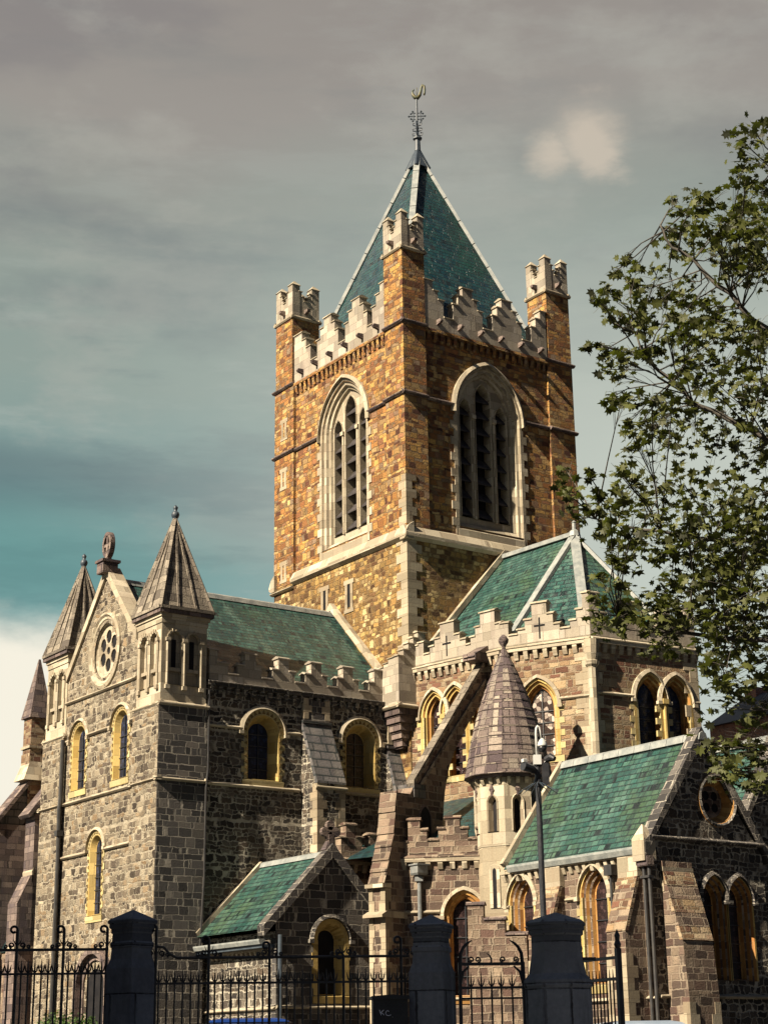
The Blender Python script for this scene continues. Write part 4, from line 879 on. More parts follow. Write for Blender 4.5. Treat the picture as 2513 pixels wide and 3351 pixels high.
# ------------------------------------------------------------------ octagonal stair turret with stone cone
def stair_turret():
    c = (-1.7, -8.95); rot = R(-114.5+22.5); ap = 1.33; rc = ap/math.cos(math.pi/8)
    def up(m):
        for v in m.v: v.z = 1+(v.z-1)*1.034
        return m
    M = MB(); M.lathe(c, [(rc, .9), (rc, 6.6), (rc*.985, 6.7), (rc*.985, 9.3), (rc*1.0, 9.32)], 'quoin', 8, rot)
    frs = []
    for k in range(8):
        an = R(-114.5+45*k); n = (math.cos(an), math.sin(an)); frs.append(Fr((c[0]+ap*n[0], c[1]+ap*n[1]), n))
    hw = ap*math.tan(math.pi/8)
    for F in frs: M.wall(F, [(-hw, 9.3), (hw, 9.3), (hw, 12.0), (-hw, 12.0)], [arch(0, 9.85, .17, 10.95, 1.5, -.02)], 'dressed')
    ob = up(M).build('stair_turret', CATH)
    for F in frs:
        w = MB()
        for (e0, d0_), (e1, d1_) in (((-.10, .0), (-.07, .05)), ((-.07, .05), (-.02, .01)), ((-.02, .01), (.03, -.12)), ((.03, -.12), (.07, -.22))):
            w.loft(F, arch(0, 9.85, .17, 10.95, 1.5, e0), d0_, arch(0, 9.85, .17, 10.95, 1.5, e1), d1_, True, 'dressed')
        w.poly([F(x, y, -.22) for x, y in arch(0, 9.85, .17, 10.95, 1.5, .07)], 'dark_void')
        w.prism(F, [(-.04, 11.2), (.04, 11.2), (.05, 11.36), (.11, 11.44), (.0, 11.68), (-.11, 11.44), (-.05, 11.36)], -.02, .06, 'roof_stone')
        up(w).build('lancet_window', ob)
    for F in (frs[0], frs[7], frs[1]):
        for z, h in ((7.0, 1.35), (4.6, 1.3)):
            w = MB(); P = arch(0, z, .09, z+h, 1.6); w.poly([F(x, y, .012) for x, y in P], 'dark_void'); w.loft(F, arch(0, z, .09, z+h, 1.6, -.16), .0, arch(0, z, .09, z+h, 1.6, -.14), .03, True, 'dressed'); w.loft(F, arch(0, z, .09, z+h, 1.6, -.14), .03, P, .025, True, 'dressed'); up(w).build('slit_window', ob)
    M = MB()
    for F in frs:
        for s in (-.36, 0, .36): M.prof(F, s-.07, s+.07, [(-.02, 11.66), (.06, 11.66), (.16, 11.8), (.16, 11.9), (-.02, 11.9)], 'dressed')
        M.box(F, -hw-.06, hw+.06, 11.9, 12.03, -.1, .18, 'roof_stone')
    n = 14; z0, z1 = 12.02, 17.25
    for i in range(n):
        f = lambda t: 1.60*(1-t)+.05+.21*math.sin(math.pi*t)
        ta, tb = i/n, (i+1)/n; ra, rb = f(ta)/math.cos(math.pi/8), f(tb)/math.cos(math.pi/8)
        M.lathe(c, [(ra+.035, z0+(z1-z0)*ta), (ra+.03, z0+(z1-z0)*ta+.03), (rb+.005, z0+(z1-z0)*tb+.015)], 'cone_stone', 16, rot)
    cone = up(M).build('cone_roof', ob)
    M = MB(); M.lathe(c, [(.10, 17.15), (.07, 17.3), (.10, 17.36), (.20, 17.5), (.22, 17.62), (.13, 17.74), (.05, 17.82)], 'roof_stone', 8); up(M).build('finial', ob, True)
    # stepped coping wall at the turret foot
    F = Fr((-4.3, -11.2), (-.72, -.69)); M = MB()
    cren(M, F, 1, [(-1.15, -.55, 6.95), (-.55, .25, 6.4), (.25, 1.05, 5.85)], .5, 'brown_stone', 'roof_stone', 0)
    up(M).build('stepped_wall', ob)
stair_turret()

# ------------------------------------------------------------------ side chapels with slate roofs
CO = [(-0.14, 0.03, 'yellow_stone'), (-0.06, 0.03, 'yellow_stone'), (-0.02, -0.07, 'orange_stone'), (0.05, -0.10, 'brown_stone'), (0.10, -0.22, 'orange_stone'), (0.17, -0.26, 'brown_stone'), (0.21, -0.40, 'orange_stone'), (0.26, -0.42, 'orange_stone')]
def chapel(x0, x1, ya, yb, ze, zr, detail):
    xr = (x0+x1)/2; H = Fr((x0, 0), (-1, 0)); K = Fr((0, yb), (0, -1))
    T = MB()
    sp = [(11.72, 4.1, .66, 7.15, 1.55), (15.78, 4.05, .66, 7.12, 1.55)] if detail else []
    sg = [(xr+.12, 4.1, .56, 6.85, 1.5), (xr+1.40, 4.1, .56, 6.85, 1.5)]
    rc = (xr+.68, 10.42); ci = lambda r, n=22: [(rc[0]+r*math.cos(2*math.pi*i/n), rc[1]+r*math.sin(2*math.pi*i/n)) for i in range(n)]
    T.wall(H, [(-ya, 1), (-yb, 1), (-yb, ze), (-ya, ze)], [arch(*s, -.10) for s in sp], 'brown_stone')
    T.wall(K, [(x0, 1), (x1, 1), (x1, ze), (xr, zr), (x0, ze)], [arch(*s, -.10) for s in sg]+[ci(.80)] if detail else [], 'grey_rubble')
    T.wbox(x1-.4, x1, yb+.1, ya, 1, ze, 'brown_stone')
    ob = T.build('chapel', CATH)
    for s in sp: window('lancet_window', ob, H, *s, CO, 'warm_glass', None, (.14, .27, .16, .0), 'dressed', 'pale_yellow', False, 4, False, 0, .32)
    if detail:
        for s in sg: window('lancet_window', ob, K, *s, CO, 'warm_glass', None, (.10, .22, .16, .0), 'grey_ashlar', None, False, 4, False, 0, .25)
        M = MB(); seq = [(.98, -.01), (.98, .05), (.90, .09), (.84, .02), (.74, -.1), (.62, -.34), (.58, -.36)]
        for (ra, da), (rb, db) in zip(seq, seq[1:]): M.loft(K, ci(ra), da, ci(rb), db, True, 'orange_stone' if da < .05 else 'grey_ashlar')
        M.poly([K(x, y, -.40) for x, y in ci(.60)], 'dark_void')
        fo = [[(rc[0]+.30*math.cos(q*math.pi/2+.78)+.17*math.cos(2*math.pi*j/10), rc[1]+.30*math.sin(q*math.pi/2+.78)+.17*math.sin(2*math.pi*j/10)) for j in range(10)] for q in range(4)]
        M.wall(K, ci(.59), fo, 'brown_stone', -.365)
        M.build('round_window', ob)
        M = MB()
        for a0, a1 in ((10.6, 11.0), (12.5, 13.05), (14.25, 14.98), (16.55, 17.2)): string(M, H, a0, a1, 7.1, .15, .13, 'dressed')
        string(M, H, 10.5, -yb, 3.5, .15, .14, 'dressed'); string(M, K, x0, x1, 3.55, .15, .14, 'dressed'); string(M, K, x0, x1, 8.92, .18, .16, 'grey_ashlar')
        corbels(M, H, 10.6, -yb-.1, 8.02, 8.44, .15, .17, .2, 'dressed', .12)
        M.build('string_course', ob)
        # buttresses
        def bt(F, a0, a1, sec, top):
            B = MB(); B.prof(F, a0, a1, sec, 'brown_stone'); B.box(F, a0-.02, a1+.02, top-.85, top, -.02, sec[-2][0]+.04, 'dressed')
            z = 1.3; i = 0; dm = sec[1][0]
            while z < sec[2][1]-.35:
                w = .42 if i % 2 else .26
                B.box(F, a0-.02, a0+w, z, z+.4, dm-.5 if i % 2 else dm-.3, dm+.025, 'quoin'); B.box(F, a1-w, a1+.02, z, z+.4, dm-.5 if i % 2 else dm-.3, dm+.025, 'quoin'); z += .41; i += 1
            n = 5
            (da, ha), (db, hb) = sec[3], sec[4]
            for q in range(n):
                u0, u1 = q/n, (q+1)/n
                B.prof(F, a0-.02, a1+.02, [(da+(db-da)*u0+.035, ha+(hb-ha)*u0-.02), (da+(db-da)*u1+.02, ha+(hb-ha)*u1), (da+(db-da)*u1-.12, ha+(hb-ha)*u1), (da+(db-da)*u0-.12, ha+(hb-ha)*u0-.02)], 'brown_stone' if q % 2 else 'choir_stone')
            B.build('buttress', ob)
        sec = [(-.1, 1), (.95, 1), (.95, 5.2), (.92, 5.75), (.24, 7.6), (.2, 8.4), (-.1, 8.4)]
        bt(H, 13.1, 14.15, sec, 8.42); bt(H, 17.3, 18.25, sec, 8.42)
        bt(K, x0+.42, x0+1.85, [(-.1, 1), (1.0, 1), (1.0, 3.6), (.86, 5.4), (.12, 7.75), (.1, 8.1), (-.1, 8.1)], 7.9)
        M = MB()
        for y in (yb+.22, yb-.04): M.tube([(x0-.16, y, 8.3), (x0-.16, y, 1.0)], .065, 'pipe_paint', 8)
        M.wbox(x0-.32, x0-.02, yb-.15, yb+.38, 7.9, 8.25, 'roof_stone'); M.wbox(x0-.26, x0-.05, yb-.12, yb+.34, 7.5, 7.58, 'pipe_paint')
        M.build('drainpipe', ob)
        M = MB(); M.wbox(x0-.30, x0+.1, -17.02, -16.62, 7.75, 8.12, 'pipe_paint'); M.tube([(x0-.15, -16.82, 7.8), (x0-.15, -16.82, 4)], .06, 'pipe_paint', 6); M.build('rain_hopper', ob)
    # roof
    M = MB(); ov = .25
    sl = (zr-ze)/(xr-x0)
    M.poly([(x0-ov, ya, ze-ov*sl+.32), (x0-ov, yb+.3, ze-ov*sl+.32), (xr, yb+.3, zr+.32), (xr, ya-.2, zr+.32)], 'green_slate'); M.poly([(xr, ya, zr+.32), (xr, yb+.3, zr+.32), (x1+ov, yb+.3, ze-ov*sl+.32), (x1+ov, ya, ze-ov*sl+.32)], 'green_slate')
    rf = M.build('roof', ob)
    M = MB(); n = 9; Ld = (ya-yb)/n
    for i in range(n): M.prof(Fr((xr, 0), (-1, 0)), -ya+.2+i*Ld, -ya+.2+(i+1)*Ld-.02, [(-.22, zr+.16), (-.15, zr+.4), (0, zr+.48), (.15, zr+.4), (.22, zr+.16)], 'lead')
    M.build('ridge_capping', rf)
    M = MB()
    M.prof(H, -ya+.3, -yb-.05, [(-.1, ze-.15), (.28, ze-.15), (.36, ze+.02), (.36, ze+.10), (.28, ze+.12), (-.1, ze+.1)], 'lead'); M.build('gutter', rf)
    M = MB(); M.prism(K, [(x0-.35, ze-.25), (x0-.35, ze+.28), (x0-.05, ze+.5), (xr, zr+.66), (x1+.05, ze+.5), (x1+.35, ze+.28), (x1+.35, ze-.25), (xr, zr+.12)], -.42, .12, 'grey_ashlar')
    M.wbox(x0-.4, x0+.15, yb-.1, yb+.5, ze-.42, ze+.35, 'dressed'); M.frust(x0-.4, x0+.15, yb-.1, yb+.5, ze+.35, x0-.16, x0-.1, yb+.17, yb+.23, ze+.85, 'dressed'); M.build('gable_coping', ob)
    if detail:
        M = MB()
        a = Vector((x0-.25, ya+.02, ze+.15)); b = Vector((xr, ya-.2, zr+.42)); M.beam(a, b, .22, .22, 'dressed'); M.build('verge_flashing', rf)
    return ob
chapel(-3.5, 2.1, -10.95, -18.75, 8.5, 12.4, True)
chapel(3.2, 8.6, -10.6, -16.6, 9.2, 13.3, False)

# ------------------------------------------------------------------ gabled porch in front of the transept
def porch():
    xc, yn, x0, x1 = -7.35, -4.5, -9.95, -4.8; ze, zr = 6.9, 9.45
    K = Fr((0, yn), (0, -1)); T = MB(); sp = (xc-.05, 4.05, .62, 6.15, 1.0)
    T.wall(K, [(x0, 1), (x1, 1), (x1, ze), (xc, zr), (x0, ze)], [arch(*sp, -.02)], 'grey_ashlar')
    H = Fr((x0, 0), (-1, 0)); T.box(H, -.98, -yn-.03, 1, ze-.45, -.4, -.004, 'grey_rubble'); T.wbox(x1-.4, x1, yn+.02, -2.4, 1, ze-.2, 'grey_rubble')
    ob = T.build('porch', CATH)
    window('round_window', ob, K, *sp, [(-.22, .03, 'yellow_stone'), (-.02, .03, 'yellow_stone'), (.04, -.1, 'yellow_stone'), (.16, -.40, 'yellow_stone'), (.2, -.42, 'yellow_stone')], 'dark_void', None, (.26, .40, .14, .0), 'grey_ashlar', 'yellow_stone', False, 0, False, 0, .26)
    M = MB(); string(M, K, x0, x1, 3.6, .14, .12, 'dressed'); string(M, H, -.9, -yn, 3.55, .14, .12, 'dressed'); fquoin(M, K, x0, 1, 1, 6.2, .42, .5, .28, .02, 'grey_ashlar'); fquoin(M, K, x1, -1, 1, 6.6, .42, .5, .28, .02, 'grey_ashlar')
    corbels(M, H, -.5, -yn-.2, 5.55, 5.82, .12, .14, .2, 'dressed', .08); M.build('string_course', ob)
    M = MB(); sl = (zr-ze)/(xc-x0); o = .5
    M.poly([(x0-o, .9, ze-o*sl+.12), (x0-o, yn+.2, ze-o*sl+.12), (xc, yn+.2, zr+.12), (xc, .9, zr+.12)], 'green_slate'); M.poly([(xc, .9, zr+.12), (xc, yn+.2, zr+.12), (x1+.3, yn+.2, ze-.3*sl+.12), (x1+.3, .9, ze-.3*sl+.12)], 'green_slate')
    rf = M.build('roof', ob)
    M = MB(); M.prof(Fr((xc, 0), (-1, 0)), -.85, -yn-.1, [(-.18, zr+.02), (-.12, zr+.2), (0, zr+.26), (.12, zr+.2), (.18, zr+.02)], 'lead'); M.build('ridge_capping', rf)
    M = MB(); M.prof(H, -.85, -yn-.15, [(o-.1, 5.95), (o+.12, 5.95), (o+.18, 6.08), (o+.18, 6.14), (o-.1, 6.16)], 'lead'); M.wbox(x0-o-.02, x0, yn+.1, .8, 5.82, 5.95, 'dark_lead'); M.build('gutter', rf)
    M = MB(); M.beam((x0-o, .86, ze-o*sl+.22), (xc, .86, zr+.22), .22, .2, 'dressed'); M.build('verge_flashing', rf)
    M = MB(); M.prism(K, [(x0-o-.1, ze-o*sl-.15), (x0-o-.15, ze-o*sl+.22), (xc, zr+.5), (x1+.45, ze-.3*sl+.15), (x1+.4, ze-.3*sl-.2), (xc, zr-.05)], -.35, .14, 'grey_ashlar'); M.build('gable_coping', ob)
    M = MB(); c = (xc, 10.42)
    M.box(K, c[0]-.12, c[0]+.12, zr+.3, c[1]-.1, -.22, .0, 'roof_stone'); M.frust(xc-.3, xc+.3, yn-.05, yn+.35, zr+.25, xc-.14, xc+.14, yn+.03, yn+.25, zr+.6, 'roof_stone')
    for dx, dz in ((-.24, 0), (.24, 0), (0, .26), (0, -.2), (0, 0.02)):
        r = .2; q = [(c[0]+dx+r*math.cos(2*math.pi*i/10), c[1]+dz+r*math.sin(2*math.pi*i/10)) for i in range(10)]; M.prism(K, q, -.2+.01*dx, -.02+.02*dx, 'roof_stone')
    M.build('cross', ob)
    M = MB(); M.tube([K(x0+.1, 6.3, .16), K(x0+.1, 1.0, .16)], .09, 'dark_lead', 8); M.build('drainpipe', ob)
porch()

# ------------------------------------------------------------------ nave beyond the transept
def nave():
    T = MB(); F = Fr((-4.4, 0), (-1, 0)); FX = Fr((0, 31.0), (0, -1))
    T.wbox(-4.4, 12, 12.0, 31.2, 1, 17.4, 'choir_stone')
    ob = T.build('nave', CATH)
    M = MB(); string(M, F, -31.3, -12.2, 17.3, .2, .2, 'dressed')
    cols = []; s = -31.2
    while s < -13: cols += [(s, s+.5, 18.3), (s+.5, s+.9, 18.8), (s+.9, s+1.4, 18.3), (s+1.4, s+2.0, 17.8)]; s += 2.0
    cren(M, F, 17.4, cols, .4, 'parapet_stone', 'dressed', 0); M.build('battlement', ob)
    M = MB(); x0, x1, y0, y1 = -5.35, -4.2, 30.0, 31.15
    M.wbox(x0-.05, x1, y0, y1, 12, 18.9, 'choir_stone'); M.wbox(x0, x1, y0+.05, y1-.05, 18.9, 21.0, 'choir_stone'); M.wbox(x0-.1, x1+.05, y0-.05, y1+.05, 19.2, 19.35, 'dressed')
    M.frust(x0-.15, x1+.1, y0-.1, y1+.1, 21.0, -4.85, -4.75, 30.5, 30.6, 24.6, 'roof_stone'); M.frust(x0-.45, x1, y0-.3, y1, 17.3, x0, x1, y0, y1, 18.4, 'dressed')
    M.build('pinnacle', ob)
    for y in (25.2, 30.0):
        M = MB(); FB = Fr((0, y), (0, -1))
        M.prism(FB, [(-7.0, 1), (-5.0, 1), (-5.0, 14.0), (-5.3, 14.7), (-7.0, 14.7)], -1.2, 0, 'roof_stone')
        M.prism(FB, [(-7.35, 14.55), (-4.3, 18.35), (-4.3, 16.6), (-5.6, 14.7), (-6.0, 14.55)], -1.15, -.05, 'dark_slab')
        M.prism(FB, [(-7.45, 14.65), (-7.3, 14.5), (-4.35, 18.3), (-4.35, 18.6)], -1.25, .08, 'roof_stone')
        M.prof(Fr((-7, 0), (-1, 0)), -y-1.2, -y+.02, [(-.05, 10.6), (.05, 11.6), (-.05, 11.8)], 'dressed')
        M.prof(Fr((-7, 0), (-1, 0)), -y-1.2, -y+.02, [(-.05, 1), (.8, 1), (.8, 9.9), (.1, 11.4), (-.05, 11.4)], 'roof_stone')
        M.prism(FB, [(-7.9, 7.5), (-7.9, 7.65), (-4.4, 7.65), (-4.4, 7.5)], -1.25, .1, 'dressed')
        M.build('flying_buttress', ob)
    M = MB()
    M.poly([(-6.6, 13.0, 7.6), (-6.6, 31, 7.6), (-4.4, 31, 11.6), (-4.4, 13, 11.6)], 'tower_slate'); M.wbox(-6.5, -6.1, 13.0, 31, 1, 7.6, 'brown_stone'); M.build('aisle', ob)
nave()

# ================================================================== street boundary: plinth, pillars, railings, gates
FO = (-31.77, -43.7); FF = Fr(FO, (-.5, -.866))
def plinth():
    M = MB(); M.box(FF, -30, 0.0, 0, 1.05, -.28, .28, 'granite'); M.box(FF, -30, 0.0, 1.05, 1.15, -.33, .33, 'granite'); M.box(FF, 2.7, 30, 0, 1.05, -.28, .28, 'granite'); M.box(FF, 2.7, 30, 1.05, 1.15, -.33, .33, 'granite')
    o = M.build('plinth_wall'); o['label'] = 'low dark granite plinth wall carrying the iron railings along the pavement'; o['category'] = 'wall'
plinth()
def pillar(s, prf, az, n, label):
    p = FF(s, 0); o = empty('gate_pillar', label, 'pillar', (p.x, p.y, 0), 'granite gate pillars'); rot = R(az)+math.pi/n
    M = MB(); q = (0, 0)
    body, cap = prf
    M.lathe(q, body, 'granite', n, rot); M.build('shaft', o)
    M = MB(); M.lathe(q, cap, 'granite', n, rot); M.build('cap', o)
    return o
def prof_p(r, zt, low=None):
    zc = zt-.145
    cap = [(r*.80, zc-.17), (r*.84, zc-.15), (r*.84, zc-.11), (r*.92, zc-.09), (r*.92, zc-.045), (r*.99, zc-.03), (r*.99, zc), (r*.92, zc+.02), (.012, zt)]
    body = [(r*1.25, 0), (r*1.25, 1.15), (r*1.02, 1.25), (r*1.0, zc-.62), (r*.84, zc-.50), (r*.80, zc-.36), (r*.86, zc-.34), (r*.86, zc-.29), (r*.80, zc-.27), (r*.78, zc-.17)]
    if low: body = [(r*1.3, 0), (r*1.3, 1.15), (low, 1.25), (low, 2.50), (low*1.04, 2.53), (low*1.02, 2.60), (r*.98, 2.68), (r*.90, 2.86), (r*.86, 2.95), (r*.86, zc-.17)]; cap = [(r*.86, zc-.17), (r*.93, zc-.15), (r*.93, zc-.10), (r*.98, zc-.09), (r*.98, zc-.04), (r*1.03, zc-.03), (r*1.03, zc), (r*.95, zc+.03), (.012, zt)]
    return body, cap
pillar(-4.02, prof_p(.335, 3.57), -162.5, 4, 'dark granite gate pillar standing farthest left beside the scrolled railing')
pillar(-.005, prof_p(.345, 3.48), -146.5, 4, 'square granite gate pillar between the black graffitied cabinet and the arched gate')
pillar(1.71, prof_p(.415, 3.50, .47), -136.0, 8, 'wide octagonal granite gate pillar in front of the camera pole')

def scroll(M, F, s, z, sg, r=.055, d=0.0, th=.012):
    pts = []
    for i in range(15):
        a = -math.pi/2 + i/14*math.pi*2.6; rr = r*(1-.72*i/14); pts.append(F(s+sg*(r*1.0)+sg*rr*math.cos(a)*1.0, z+r+rr*math.sin(a), d))
    M.tube(pts, th, 'iron', 5)
def crook(M, F, s, z0, z1, sg, d=0.0):
    r = .05; pts = [F(s, z0, d), F(s, z1-r, d)]
    for i in range(1, 13):
        a = i/12*math.pi*1.75; rr = r*(1-.35*i/12); pts.append(F(s+sg*(-r+rr*math.cos(a)), z1-r+rr*math.sin(a), d))
    M.tube(pts, [.02]*2+[.018]*12, 'iron', 6)
def spear(M, F, s, zr, tip, r=.0125, d=0.0, base=1.12):
    M.tube([F(s, base, d), F(s, zr+.03, d), F(s, zr+(tip-zr)*.45, d), F(s, tip, d)], [r, r, r*.95, .003], 'iron', 6)
    for q in (-1, 1):
        M.tube([F(s, zr+.01, d), F(s+q*.028, zr+.045, d), F(s+q*.036, zr+.085, d), F(s+q*.044, zr+.125, d)], [.010, .011, .009, .002], 'iron', 5)
def railing(s0, s1, ztop, zr, tip, sp, posts, label, ogee=False):
    o = empty('railing', label, 'railing', FF(s0, 0), 'black iron railing panels'); og = FF(s0, 0)
    M = MB()
    if ogee: M.tube([FF(s0, ztop+.15), FF(s0+.12, ztop+.14), FF(s0+.20, ztop+.05), FF(s0+.30, ztop), FF(s1, ztop)], .018, 'iron', 6)
    else: M.box(FF, s0, s1, ztop-.018, ztop+.018, -.016, .016, 'iron')
    M.box(FF, s0, s1, zr-.014, zr+.014, -.02, .02, 'iron'); M.box(FF, s0, s1, 1.22, 1.25, -.02, .02, 'iron'); M.build('rail', o, org=og)
    for s, zt, sg in posts:
        M = MB(); crook(M, FF, s, 1.1, zt, sg)
        P = M.build('post', o, org=og); M = MB()
        for q in (-1, 1): scroll(M, FF, s+q*.03, ztop+.02, q, .04); scroll(M, FF, s+q*.12, ztop+.015, q, .026); M.tube([FF(s, ztop+.05), FF(s+q*.04, ztop+.10), FF(s+q*.06, ztop+.15)], [.01, .008, .002], 'iron', 5)
        M.build('scroll', P, org=og)
    ps = [p[0] for p in posts]; s = s0+sp*.6; first = None
    while s < s1-.02:
        if all(abs(s-p) > .035 for p in ps):
            if first is None:
                M = MB(); spear(M, FF, s, zr, tip); first = M.build('bar', o, org=og); fs = s
            else:
                c = first.copy(); COL.objects.link(c); c.parent = o; c.location = FF.t*(s-fs)
        s += sp
railing(-8.4, -4.33, 3.06, 2.75, 2.94, .0875, [(-7.4, 3.37, 1), (-6.45, 3.37, 1), (-5.53, 3.37, 1), (-4.92, 3.37, 1), (-4.35, 3.37, 1)], 'iron railing left of the leftmost granite pillar with tall crook scrolls')
railing(-3.72, -.31, 2.94, 2.61, 2.79, .106, [(-3.70, 3.38, 1), (-3.0, 3.22, 1), (-2.19, 3.14, 1), (-1.2, 3.0, 1), (-.42, 3.2, 1)], 'long iron railing between the left pillar and the square middle pillar', True)
def gate(F, w, zt, zr, tip, bars, label, horn=True):
    og = F(0, 0); o = empty('iron_gate', label, 'gate', og, 'iron gates'); M = MB()
    M.box(F, 0, .045, 1.15, zt+.02, -.022, .022, 'iron'); M.box(F, w-.045, w, 1.15, zt+.02, -.022, .022, 'iron')
    M.box(F, 0, w, zt-.02, zt+.02, -.018, .018, 'iron'); M.box(F, 0, w, zr-.017, zr+.017, -.018, .018, 'iron'); M.box(F, 0, w, zr-.15, zr-.125, -.018, .018, 'iron'); M.box(F, 0, w, 1.2, 1.25, -.018, .018, 'iron')
    if horn:
        for a, q in ((.03, 1), (w-.03, -1)):
            M.tube([F(a, zt-.25), F(a, zt), F(a+q*.01, zt+.14), F(a+q*.05, zt+.22), F(a+q*.10, zt+.27), F(a+q*.17, zt+.315)], [.028, .028, .027, .024, .02, .006], 'iron', 6)
            M.tube([F(a, zt-.26), F(a+q*.04, zt-.1), F(a+q*.12, zt-.03)], [.02, .02, .014], 'iron', 6)
    M.build('frame', o, org=og)
    M = MB()
    for c, q in ((w*.25, -1), (w*.25, 1), (w*.72, -1), (w*.82, 1)): scroll(M, F, c, zt+.015, q, .042)
    M.tube([F(w*.5, zt), F(w*.5, zt+.07), F(w*.47, zt+.12), F(w*.43, zt+.14)], [.014, .014, .01, .003], 'iron', 5); M.build('scroll', o, org=og)
    first = None
    for s in bars:
        if first is None: M = MB(); spear(M, F, s, zr, tip, .0135, 0, 1.2); first = M.build('bar', o, org=og); fs = s
        else: c = first.copy(); COL.objects.link(c); c.parent = o; c.location = F.t*(s-fs)
gate(Fr(FF(.35, 0), (-.5, -.866)), .91, 2.825, 2.515, 2.72, [.17, .31, .45, .58, .73], 'small iron gate with upswept horns between the middle and octagonal pillars')
def open_gate():
    a = FF(2.22, 0, -1.05); b = FF(2.57, 0, 0); F, L = wallfr((a.x, a.y), (b.x, b.y))
    og = F(0, 0); o = empty('iron_gate', 'tall iron gate leaf standing open at right of the octagonal pillar', 'gate', og, 'iron gates'); M = MB()
    for s, zt in ((.03, 3.28), (L-.03, 3.27)):
        M.box(F, s-.035, s+.035, 1.1, zt-.25, -.035, .035, 'iron'); p = F(s, 0); M.lathe((p.x, p.y), [(.035, zt-.25), (.05, zt-.2), (.03, zt-.14), (.04, zt-.08), (.005, zt)], 'iron', 8)
    for z in (2.90, 2.62, 1.3): M.box(F, 0, L, z-.02, z+.02, -.02, .02, 'iron')
    M.build('frame', o, org=og); first = None; n = 11
    for i in range(n):
        s = .1+(L-.2)*i/(n-1)
        if first is None: M = MB(); M.tube([F(s, 1.15), F(s, 2.62), F(s, 2.75)], [.013, .013, .004], 'iron', 6); first = M.build('bar', o, org=og); fs = s
        else: c = first.copy(); COL.objects.link(c); c.parent = o; c.location = F.t*(s-fs)
    M = MB(); M.box(FF, 2.06, 2.24, 2.86, 2.9, -.02, .02, 'iron'); M.build('rail', o, org=og)
open_gate()
def cabinet():
    og = FF(-.6, 0, .16); o = empty('utility_cabinet', 'black street cabinet with pale scrawled letters in front of the railing', 'cabinet', og); F = Fr((og.x, og.y), (-.5, -.866)); M = MB()
    M.box(F, -.23, .23, .13, 2.37, -.14, .14, 'cabinet_paint'); M.build('body', o, org=og)
    M = MB(); M.prism(F, [(-.25, 2.37), (.25, 2.37), (.25, 2.41), (.0, 2.43), (-.25, 2.41)], -.16, .17, 'cabinet_paint'); M.box(F, -.225, .225, 2.33, 2.345, .14, .15, 'cabinet_paint'); M.build('lid', o, org=og)
    M = MB(); M.box(F, -.205, .205, .2, 2.28, .14, .152, 'cabinet_paint'); D_ = M.build('door', o, org=og)
    M = MB(); P = lambda x, z: F(x, z, .157); r = .0052
    M.tube([P(-.150, 2.235), (P(-.140, 2.20)), P(-.128, 2.165)], r, 'chalk_paint', 5); M.tube([P(-.095, 2.232), P(-.115, 2.215), P(-.136, 2.196)], r, 'chalk_paint', 5); M.tube([P(-.134, 2.20), P(-.112, 2.19), P(-.088, 2.168)], r, 'chalk_paint', 5)
    M.tube([P(-.025, 2.212), P(-.04, 2.225), P(-.062, 2.215), P(-.07, 2.19), P(-.058, 2.168), P(-.03, 2.160), P(.0, 2.17)], r, 'chalk_paint', 5); M.tube([P(.02, 2.142), P(.026, 2.142)], .006, 'white_paint', 6)
    M.build('graffiti', D_, org=og)
cabinet()

